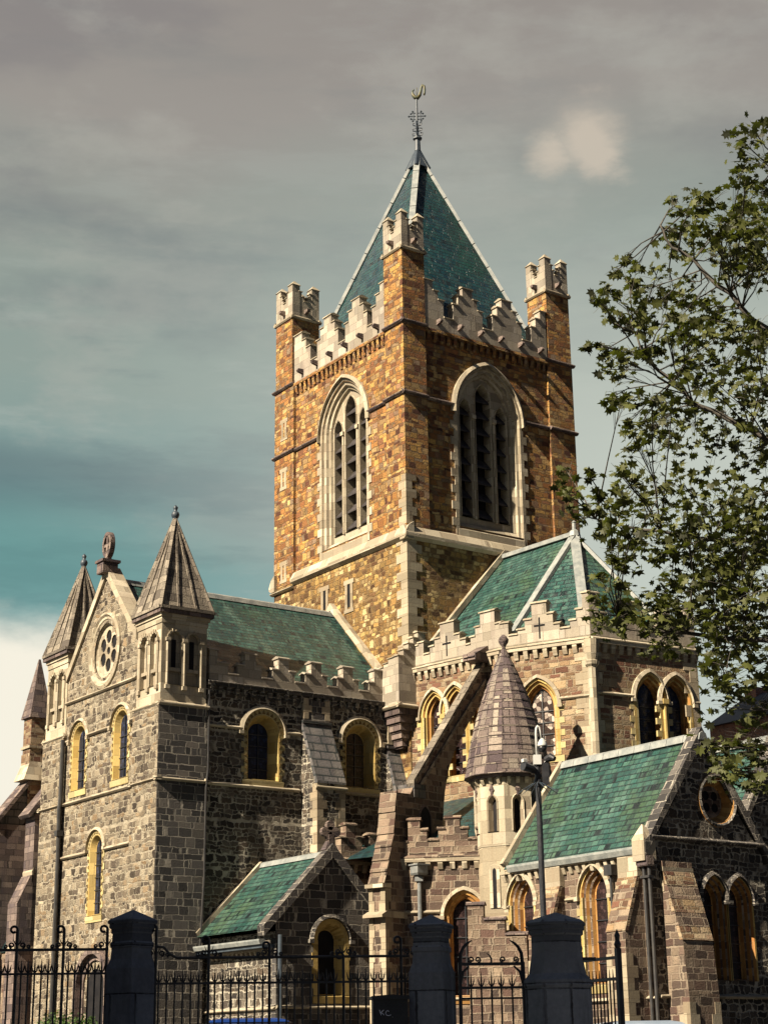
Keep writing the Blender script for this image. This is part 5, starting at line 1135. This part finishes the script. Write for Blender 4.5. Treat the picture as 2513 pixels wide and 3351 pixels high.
# ------------------------------------------------------------------ camera pole
def pole():
    bx, by = -24.10, -37.05; og = Vector((bx, by, 0)); o = empty('camera_pole', 'tall black pole with security cameras and spike collar behind the octagonal pillar', 'pole', (bx, by, 0))
    r = Vector((.8145, -.580, 0)); c = -Vector((.58, .8145, 0)); P = lambda u, z, w=0.0: og+r*u+c*w+Vector((0, 0, z))
    M = MB(); M.lathe((bx, by), [(.12, 1), (.12, 1.9), (.062, 2.0), (.056, 7.12)], 'iron', 12); M.build('post', o, org=og)
    M = MB(); F = Fr((bx, by), (c.x, c.y)); M.box(F, -.075, .075, 7.11, 7.30, -.07, .09, 'white_paint'); M.build('junction_box', o, org=og)
    M = MB(); M.tube([P(.0, 7.28), P(.0, 7.75), P(.01, 7.84), P(.035, 7.885), P(.07, 7.86), P(.085, 7.78), P(.10, 7.62)], [.026, .026, .026, .025, .02, .015, .015], 'white_paint', 8); M.build('swan_neck', o, True, org=og)
    M = MB(); p = P(.115, 0); M.lathe((p.x, p.y), [(.02, 7.64), (.05, 7.61), (.085, 7.555), (.10, 7.50), (.10, 7.475)], 'white_paint', 14); d_ = M.build('dome_camera', o, True, org=og)
    M = MB(); M.lathe((p.x, p.y), [(.088, 7.475), (.085, 7.43), (.06, 7.375), (.02, 7.355)], 'camera_dark', 14); M.build('lens_dome', d_, True, org=og)
    M = MB(); M.tube([P(-.06, 7.0, .05), P(-.12, 7.02, .1), P(-.30, 7.06, .22)], [.05, .085, .095], 'camera_dark', 10); M.box(F, -.12, .0, 6.93, 6.99, -.04, .06, 'camera_dark'); k = M.build('camera', o, org=og)
    M = MB(); q = P(-.27, 0, .2); M.lathe((q.x, q.y), [(.06, 7.135), (.062, 7.19), (.05, 7.2)], 'white_paint', 4, .7); M.build('sun_shield', k, org=og)
    M = MB(); M.box(F, .09, .22, 6.72, 7.14, -.05, .08, 'camera_dark'); M.box(F, .0, .1, 6.85, 6.92, -.02, .03, 'camera_dark'); M.build('control_box', o, org=og)
    M = MB(); M.tube([P(.16, 7.2, .05), P(.26, 7.24, .1), P(.33, 7.2, .16)], [.06, .085, .05], 'camera_dark', 10); M.tube([P(.0, 7.05, .0), P(.2, 7.2, .04)], .02, 'camera_dark', 6); M.build('camera', o, org=og)
    M = MB(); M.lathe((bx, by), [(.075, 6.68), (.085, 6.72), (.085, 6.80), (.06, 6.84)], 'iron', 12)
    for i in range(12):
        a = 2*math.pi*i/12+.2; e = r*math.cos(a)+c*math.sin(a); p0 = og+e*.07+Vector((0, 0, 6.76)); M.tube([p0, p0+e*.34-Vector((0, 0, .20))], [.012, .004], 'dark_lead', 5)
    M.build('spike_collar', o, org=og)
pole()

# ------------------------------------------------------------------ parked cars in the churchyard
def car(x, y, rz, mat, z0, label, hh):
    o = empty('parked_car', label, 'car', (x, y, z0), None, rz); F = Fr((0, 0), (0, -1)); M = MB(); W = .86
    low = [(-2.1, .32), (-2.12, .60), (-2.02, .82), (-1.2, .92), (1.35, .95), (2.0, .86), (2.1, .62), (2.08, .32)]
    M.prism(F, low, -W, W, mat); M.build('body', o)
    M = MB(); h = hh
    bot = [(-1.35, W-.04), (1.55, W-.04), (1.55, -W+.04), (-1.35, -W+.04)]; top = [(-.55, W-.17), (1.0, W-.17), (1.0, -W+.17), (-.55, -W+.17)]
    M.hexa([F(a, .90, d) for a, d in bot]+[F(a, h-.07, d) for a, d in top], 'glass'); M.build('window', o)
    M = MB(); m1 = [(-.62, W-.15), (1.08, W-.15), (1.08, -W+.15), (-.62, -W+.15)]; m2 = [(-.30, W-.28), (.80, W-.28), (.80, -W+.28), (-.30, -W+.28)]
    M.hexa([F(a, h-.08, d) for a, d in m1]+[F(a, h-.035, d) for a, d in [(-.55, W-.19), (1.0, W-.19), (1.0, -W+.19), (-.55, -W+.19)]], mat); M.hexa([F(a, h-.034, d) for a, d in [(-.55, W-.19), (1.0, W-.19), (1.0, -W+.19), (-.55, -W+.19)]]+[F(a, h, d) for a, d in m2], mat); M.build('roof', o)
    for a in (-1.3, 1.3):
        for d in (-W+.1, W-.1):
            M = MB(); c = F(a, .32, d); M.tube([c+Vector((0, -.1, 0)), c+Vector((0, .1, 0))], .32, 'tyre', 18); M.build('wheel', o)
    for d in (-.6, .6): M = MB(); M.box(F, -2.13, -2.05, .6, .76, d-.16, d+.16, 'white_paint'); M.build('headlight', o)
car(-26.8, -30.25, R(-35), 'car_blue', 1.0, 'bright blue car seen through the railing, only its roof showing', 1.475)
car(-21.7, -36.55, R(-30), 'car_white', 1.0, 'pale car roof glimpsed through the open gate at lower right', 1.27)

# ------------------------------------------------------------------ leaves, tree, shrub
STAR = [(0, -.25), (.30, -.62), (.42, -.18), (1.0, -.12), (.58, .22), (.66, .72), (.22, .56), (0, 1.05), (-.22, .56), (-.66, .72), (-.58, .22), (-1.0, -.12), (-.42, -.18), (-.30, -.62)]
def leaf(M, p, size, mat, rng):
    az = rng.uniform(0, 6.283); tilt = rng.gauss(.75, .45); u = Vector((math.cos(az), math.sin(az), 0)); v = (u.cross(Vector((0, 0, 1)))*math.cos(tilt) - Vector((0, 0, 1))*math.sin(tilt)).normalized(); w = u.cross(v)
    i = len(M.v); cup = rng.uniform(.0, .35)
    M.v.append(p)
    for x, y in STAR: M.v.append(p+(u*x*rng.uniform(.85, 1.1)+v*y+w*(abs(x)*cup+.12*y*y))*size)
    n = len(STAR)
    for k in range(n): M.f.append([i, i+1+k, i+1+(k+1) % n]); M.k.append(mat)
CL = [(-27.17,-44.97,8.0,0.38),(-25.28,-42.02,8.37,0.23),(-27.44,-45.33,7.04,0.29),(-24.99,-43.44,8.32,0.25),(-26.18,-43.61,9.44,0.39),(-26.3,-44.29,6.8,0.35),(-25.84,-42.88,8.95,0.35),(-26.75,-44.58,9.2,0.26),(-25.87,-44.79,9.41,0.31),(-25.22,-42.03,8.69,0.24),(-25.53,-43.83,9.45,0.38),(-27.57,-44.91,9.28,0.32),(-26.47,-43.38,9.55,0.39),(-25.59,-43.37,8.46,0.24),(-25.46,-43.7,9.29,0.39),(-26.69,-44.84,6.05,0.33),(-25.92,-42.8,8.67,0.33),(-26.09,-44.75,9.26,0.38),(-26.19,-44.28,7.99,0.4),(-24.81,-43.15,10.15,0.28),(-26.18,-44.02,8.95,0.28),(-24.9,-43.46,9.13,0.3),(-24.98,-43.83,8.56,0.25),(-27.04,-45.69,8.27,0.4),(-24.03,-42.74,10.78,0.37),(-26.14,-45.04,14.87,0.33),(-25.72,-44.64,9.87,0.28),(-26.3,-45.6,14.14,0.36),(-25.12,-44.73,15.26,0.39),(-23.87,-43.51,14.07,0.28),(-24.04,-43.36,11.66,0.35),(-25.14,-44.23,15.57,0.28),(-24.16,-43.83,15.79,0.29),(-25.44,-44.34,14.65,0.36),(-25.2,-44.46,14.68,0.44),(-26.71,-45.48,9.61,0.45),(-24.97,-44.47,12.49,0.36),(-24.45,-44.34,15.62,0.36)] + [(-25.83,-45.45,16.62,0.26),(-26.48,-45.81,15.97,0.3),(-25.11,-44.95,16.53,0.26),(-26.34,-45.54,15.66,0.17),(-26.69,-45.89,15.17,0.13),(-25.16,-44.83,15.98,0.23),(-23.19,-42.78,17.15,0.28),(-23.49,-43.42,16.68,0.25),(-24.68,-42.39,16.88,0.22),(-26.57,-44.74,15.42,0.17),(-25.13,-43.75,16.22,0.24),(-26.38,-44.5,15.25,0.31),(-26.57,-45.14,14.83,0.3),(-26.72,-45.52,14.39,0.24),(-26.51,-44.87,14.58,0.33),(-23.92,-41.89,16.71,0.32),(-24.52,-42.05,16.47,0.19),(-24.54,-42.21,16.07,0.21),(-24.05,-42.78,15.87,0.24),(-26.18,-45.41,14.21,0.24),(-25.55,-45.15,14.28,0.22),(-24.35,-43.88,14.96,0.24),(-25.52,-41.8,15.77,0.11),(-25.19,-41.18,15.85,0.09),(-24.79,-41.38,15.98,0.12),(-27.63,-44.71,13.82,0.16),(-25.94,-42.36,14.99,0.23),(-25.49,-42.3,14.97,0.27),(-26.61,-42.47,14.61,0.17),(-28.02,-43.63,13.65,0.11),(-26.79,-42.55,14.23,0.17),(-27.95,-44.37,13.25,0.26),(-24.42,-41.32,15.23,0.28),(-25.14,-41.14,14.92,0.21),(-26.16,-42.59,14.06,0.23),(-26.96,-43.71,13.36,0.16),(-24.21,-41.73,15.49,0.19),(-25.36,-43.21,14.8,0.17),(-24.06,-42.1,15.18,0.25),(-24.4,-42.02,15.1,0.15),(-25.38,-43.71,14.14,0.29),(-25.68,-44.14,13.6,0.34),(-25.06,-43.32,14.13,0.23),(-25.44,-44.27,13.47,0.34),(-26.33,-45.5,12.66,0.29),(-26.64,-44.0,13.6,0.12),(-24.54,-42.16,14.69,0.18),(-27.56,-45.12,12.67,0.16),(-27.73,-44.92,12.54,0.15),(-25.29,-42.86,13.93,0.17),(-26.54,-44.3,12.9,0.27),(-25.32,-43.55,13.49,0.26),(-27.05,-42.32,13.46,0.07),(-27.41,-42.95,13.18,0.04),(-24.84,-40.43,14.59,0.12),(-27.76,-43.73,12.59,0.19),(-26.74,-43.06,13.15,0.19),(-27.36,-44.07,12.65,0.16),(-25.57,-42.52,13.68,0.14),(-27.54,-43.33,12.58,0.13),(-27.09,-43.16,12.6,0.14),(-24.76,-42.45,13.67,0.32),(-26.23,-44.31,12.54,0.3),(-25.0,-43.71,13.18,0.37),(-23.29,-42.77,13.9,0.36),(-27.34,-44.89,11.9,0.26),(-27.16,-45.4,11.68,0.28),(-26.23,-45.05,12.0,0.37),(-23.8,-43.35,13.02,0.29),(-26.24,-42.0,12.79,0.14),(-27.56,-43.61,11.92,0.16),(-27.01,-43.42,12.15,0.19),(-27.44,-44.19,11.75,0.21),(-26.18,-43.27,12.38,0.17),(-27.74,-44.93,11.36,0.2),(-24.9,-42.7,12.63,0.29),(-24.94,-41.11,12.89,0.15),(-24.59,-41.0,12.93,0.21),(-25.26,-42.03,12.37,0.32),(-24.18,-41.36,12.64,0.33),(-28.28,-44.59,10.77,0.18),(-27.1,-43.66,11.15,0.27),(-23.85,-41.66,12.71,0.39),(-24.21,-42.81,12.59,0.44),(-25.44,-44.44,11.67,0.38),(-23.65,-42.05,12.47,0.39),(-24.51,-43.75,11.64,0.37),(-26.14,-40.57,11.88,0.11),(-28.11,-42.68,10.6,0.15),(-28.39,-43.19,10.2,0.17),(-27.39,-42.21,10.43,0.16),(-28.38,-43.6,10.5,0.1),(-27.35,-42.72,10.6,0.1),(-25.38,-40.19,11.15,0.14),(-27.55,-42.91,10.22,0.15),(-28.62,-44.33,9.6,0.19),(-28.38,-44.3,10.3,0.14),(-27.82,-43.88,10.42,0.2),(-25.37,-41.55,11.31,0.3),(-27.13,-43.07,10.46,0.2),(-27.17,-43.59,10.15,0.3),(-28.04,-44.22,9.53,0.26),(-24.32,-41.05,11.84,0.37),(-26.42,-43.29,10.36,0.33),(-27.0,-44.4,10.27,0.35),(-27.64,-44.91,9.51,0.33),(-27.37,-45.22,9.72,0.33),(-26.67,-45.07,10.14,0.37),(-24.35,-43.46,10.87,0.38),(-26.85,-45.02,9.5,0.36),(-27.06,-45.68,9.29,0.36),(-26.89,-42.32,10.06,0.16),(-27.65,-43.44,9.47,0.2),(-24.61,-40.64,10.63,0.29),(-28.19,-43.89,9.04,0.14),(-26.51,-42.4,9.62,0.16),(-25.18,-41.82,10.38,0.3),(-26.33,-43.5,9.72,0.26),(-23.68,-41.66,10.46,0.31),(-25.47,-43.85,9.5,0.36),(-26.17,-45.01,9.11,0.34),(-27.28,-42.57,9.19,0.13),(-28.49,-44.24,8.52,0.12),(-27.3,-42.46,8.85,0.15),(-27.96,-43.15,8.35,0.17),(-25.5,-40.62,9.01,0.19),(-25.5,-41.06,9.33,0.16),(-26.66,-42.48,8.65,0.15),(-28.54,-44.24,7.8,0.14),(-27.48,-43.56,8.43,0.2),(-27.37,-43.76,8.47,0.22),(-27.55,-43.85,8.06,0.19),(-27.25,-43.96,8.12,0.22),(-24.65,-41.6,9.76,0.25),(-27.58,-44.33,8.49,0.19),(-27.66,-44.96,8.41,0.26),(-23.95,-41.86,9.8,0.34),(-25.14,-43.5,9.11,0.37),(-23.14,-42.23,9.69,0.4),(-26.39,-43.49,8.54,0.23),(-24.22,-41.79,9.07,0.28),(-24.98,-42.96,8.85,0.32),(-24.17,-42.72,8.88,0.38),(-24.14,-43.14,8.79,0.32),(-26.31,-42.86,8.04,0.13),(-27.41,-44.89,7.57,0.19),(-26.87,-44.51,7.48,0.19),(-24.16,-42.07,8.0,0.22),(-23.89,-42.15,8.48,0.28),(-23.57,-42.29,8.49,0.3),(-25.81,-44.64,7.63,0.2),(-24.89,-43.03,7.53,0.18),(-24.21,-42.62,7.54,0.16),(-24.64,-43.42,7.62,0.18),(-23.9,-42.83,7.28,0.16),(-25.14,-43.81,6.86,0.13),(-27.08,-44.8,5.94,0.15),(-27.1,-44.68,6.11,0.12),(-27.61,-45.36,5.58,0.18),(-26.42,-44.72,5.71,0.25),(-26.28,-44.77,5.96,0.22),(-27.57,-45.98,5.28,0.17),(-26.48,-44.51,5.59,0.19),(-26.32,-44.71,6.14,0.12)]
def plane_tree():
    rng = random.Random(5); bx, by = -22.9, -45.9; o = empty('plane_tree', 'leafy plane tree with lobed green leaves overhanging the right side', 'tree', (bx, by, 1.0)); og = Vector((bx, by, 1.0)); B = Vector((bx, by, 1))
    limbs = [[(-23.0, -45.8, 8.0), (-23.7, -45.2, 11.3), (-24.6, -44.28, 13.67), (-25.12, -43.69, 14.59), (-25.56, -43.22, 15.37), (-25.75, -43.0, 15.9)],
             [(-23.0, -45.8, 7.0), (-23.8, -45.0, 10.2), (-24.7, -44.15, 11.62), (-25.52, -43.26, 12.41), (-26.04, -42.73, 13.31), (-26.17, -42.59, 13.84)],
             [(-23.0, -45.8, 6.0), (-23.8, -44.9, 8.6), (-24.79, -44.05, 9.8), (-25.7, -43.07, 10.01), (-26.79, -42.01, 10.43)],
             [(-22.95, -45.85, 5.0), (-23.9, -45.0, 7.3), (-24.88, -43.95, 8.13), (-25.78, -42.99, 8.34), (-26.58, -42.21, 8.66)],
             [(-22.95, -45.85, 9.5), (-23.3, -45.5, 13.0), (-24.05, -44.9, 16.2), (-24.3, -44.6, 17.3)],
             [(-22.95, -45.85, 7.0), (-21.5, -47.5, 11.0), (-20.5, -49.0, 13.5)], [(-22.9, -45.9, 8.5), (-21.4, -44.8, 12.2), (-20.2, -43.8, 15.0)], [(-22.9, -45.9, 9.0), (-23.6, -47.2, 13.0), (-24.0, -48.3, 15.5)]]
    M = MB(); M.tube([(bx, by, .8), (bx+.03, by, 2.0), (bx-.02, by+.04, 5.0), (bx-.05, by+.05, 9.5), (bx, by, 13), (bx+.1, by, 16.5)], [.36, .27, .23, .17, .11, .03], 'bark', 12); M.build('trunk', o, True, og)
    pts = []
    for L in limbs:
        M = MB(); n = len(L); L = [Vector(p) for p in L]; r0 = .075 if L[0].z < 9.4 else .055
        S = []
        for i in range(n-1):
            for k in range(4):
                q = L[i].lerp(L[i+1], k/4)
                if k: q += Vector((rng.gauss(0, .035), rng.gauss(0, .035), rng.gauss(0, .035)))
                S.append(q)
        S.append(L[-1]); M.tube(S, [r0*(1-i/(len(S)))+.010 for i in range(len(S))], 'bark', 7); M.build('branch', o, True, og); pts += S
    clusters = [(Vector(c[:3]), c[3]) for c in CL]
    for i in range(46):      # the part of the crown outside the frame
        a = rng.uniform(0, 6.283); rr = 2.9*math.sqrt(rng.random()); z = rng.uniform(7, 17); c = Vector((bx+.8+rr*math.cos(a), by-.6+rr*math.sin(a), z))
        lat = (c-Vector((-46.16, -62.91, 0))).dot(Vector((.8145, -.580, 0))); dep = (c-Vector((-46.16, -62.91, 0))).dot(Vector((.58, .8145, 0)))
        if lat/dep > .225: clusters.append((c, rng.uniform(.35, .7)))
    T = MB(); C_ = MB()
    for c, r in clusters:
        b = min(pts, key=lambda p: (p-c).length+max(0, p.z-c.z)*.8); m_ = b.lerp(c, .5)+Vector((rng.gauss(0, .1), rng.gauss(0, .1), rng.uniform(-.05, .12)))
        tip = c+(c-b).normalized()*r*.5; T.tube([b, m_, c, tip], [.016, .011, .007, .003], 'bark', 5)
        for k in range(int(5+16*r)):
            e = c+Vector((rng.gauss(0, 1), rng.gauss(0, 1), rng.gauss(0, .8)))*r*.8; s0 = m_.lerp(c, rng.random()); T.tube([s0, s0.lerp(e, .55)+Vector((0, 0, .03)), e], [.005, .004, .002], 'bark', 3, False)
        n = int(9 + 165*r*r + 32*r)
        for k in range(n):
            p = c+Vector((rng.gauss(0, 1), rng.gauss(0, 1), rng.gauss(0, .8)))*r*.68
            leaf(C_, p, rng.choice((.05, .07, .09, .105, .12))*rng.uniform(.9, 1.15), 'leaf', rng)
    T.build('twigs', o, False, og); C_.build('crown', o, False, og)
plane_tree()
def shrub():
    rng = random.Random(8); og = Vector((-27.0, -22.3, 1.0)); o = empty('shrub', 'dark green leafy shrub at the foot of the gabled wall behind the left railing', 'shrub', og); M = MB()
    for k in range(7): a = rng.uniform(0, 6.28); M.tube([og, og+Vector((.3*math.cos(a), .3*math.sin(a), .7)), og+Vector((.8*math.cos(a), .8*math.sin(a), 1.5))], [.03, .02, .008], 'bark', 5)
    M.build('stem', o, org=og); M = MB()
    for k in range(3200):
        a, b = rng.uniform(0, 6.28), rng.random()**.4; rr = 1.05*b; z = 1.0+1.75*rng.random(); w = math.sqrt(max(.05, 1-((z-1.8)/1.15)**2)) if z > 1.8 else 1.0
        leaf(M, Vector((og.x+rr*w*math.cos(a), og.y+rr*w*math.sin(a), z+rng.gauss(0, .08))), rng.uniform(.03, .055), 'shrub_leaf', rng)
    M.build('foliage', o, org=og)
shrub()

# ------------------------------------------------------------------ unseen houses added across the street, sized to shade the railings, and one beyond the apse
def house(name, label, x0, x1, y0, y1, zt, face, mat, fl=4, nb=3, pitched=False):
    o = empty(name, label, 'house', ((x0+x1)/2, (y0+y1)/2, 0)); og = Vector(((x0+x1)/2, (y0+y1)/2, 0)); F = {'e': Fr((x1, y0), (1, 0)), 'w': Fr((x0, y1), (-1, 0))}[face]; L = y1-y0
    M = MB(); hs = []
    for f in range(fl):
        for b in range(nb):
            c = L*(b+.5)/nb; z = 1.2+f*(zt-1.5)/fl
            if not (f == 0 and b == 0): hs.append((c, z))
    M.wall(F, [(0, 0), (L, 0), (L, zt), (0, zt)], [[(c-.55, z), (c+.55, z), (c+.55, z+1.8), (c-.55, z+1.8)] for c, z in hs], mat)
    if face == 'e': M.wbox(x0, x1-.3, y0, y1, 0, zt-.3, mat); 
    else: M.wbox(x0+.3, x1, y0, y1, 0, zt-.3, mat)
    M.build('wall', o, org=og)
    for c, z in hs:
        M = MB(); R_ = [(c-.55, z), (c+.55, z), (c+.55, z+1.8), (c-.55, z+1.8)]; M.loft(F, R_, 0, R_, -.16, True, 'white_paint'); M.poly([F(a, b, -.16) for a, b in R_], 'glass')
        M.box(F, c-.55, c+.55, z+.87, z+.93, -.155, -.11, 'white_paint'); M.box(F, c-.02, c+.02, z, z+1.8, -.157, -.12, 'white_paint'); M.box(F, c-.65, c+.65, z-.14, z-.01, -.05, .1, 'dressed'); M.build('window', o, org=og)
    M = MB(); c = L*.5/nb; M.box(F, c-.5, c+.5, .1, 2.3, .0, .05, 'car_blue'); M.box(F, c-.65, c+.65, 2.3, 2.5, -.02, .12, 'dressed'); M.build('door', o, org=og)
    M = MB()
    if pitched: xm = (x0+x1)/2; M.hexa([(x0-.3, y0-.2, zt-.1), (x1+.3, y0-.2, zt-.1), (x1+.3, y1+.2, zt-.1), (x0-.3, y1+.2, zt-.1), (xm-.1, y0-.2, zt+2.2), (xm+.1, y0-.2, zt+2.2), (xm+.1, y1+.2, zt+2.2), (xm-.1, y1+.2, zt+2.2)], 'house_slate')
    else: M.wbox(x0+.3, x1-.4, y0+.02, y1-.02, zt-.28, zt-.1, 'house_slate'); M.box(F, -.02, L+.02, zt, zt+.18, -.4, .14, 'dressed')
    rf = M.build('roof', o, org=og)
    M = MB(); M.wbox((x0+x1)/2-.5, (x0+x1)/2+.5, y1-1.0, y1-.05, zt-.3, zt+2.6, mat); M.lathe(((x0+x1)/2, y1-.5), [(.14, zt+2.6), (.11, zt+3.1)], 'orange_stone', 8); M.build('chimney', rf, org=og)
house('shade_house', 'unseen pale grey house nearest the viewer, added to shade the gate pillars', -57, -46.4, -48.2, -39.6, 17.0, 'e', 'grey_ashlar')
house('shade_house', 'unseen brown stone house farthest up the street, added to shade the left railing', -57, -46.3, -39.5, -30.5, 16.6, 'e', 'brown_stone')
house('brick_building', 'red brick building showing beyond the apse behind the tree leaves', 29.6, 37, 4.5, 9.8, 20.6, 'w', 'house_brick', 5, 2, True)
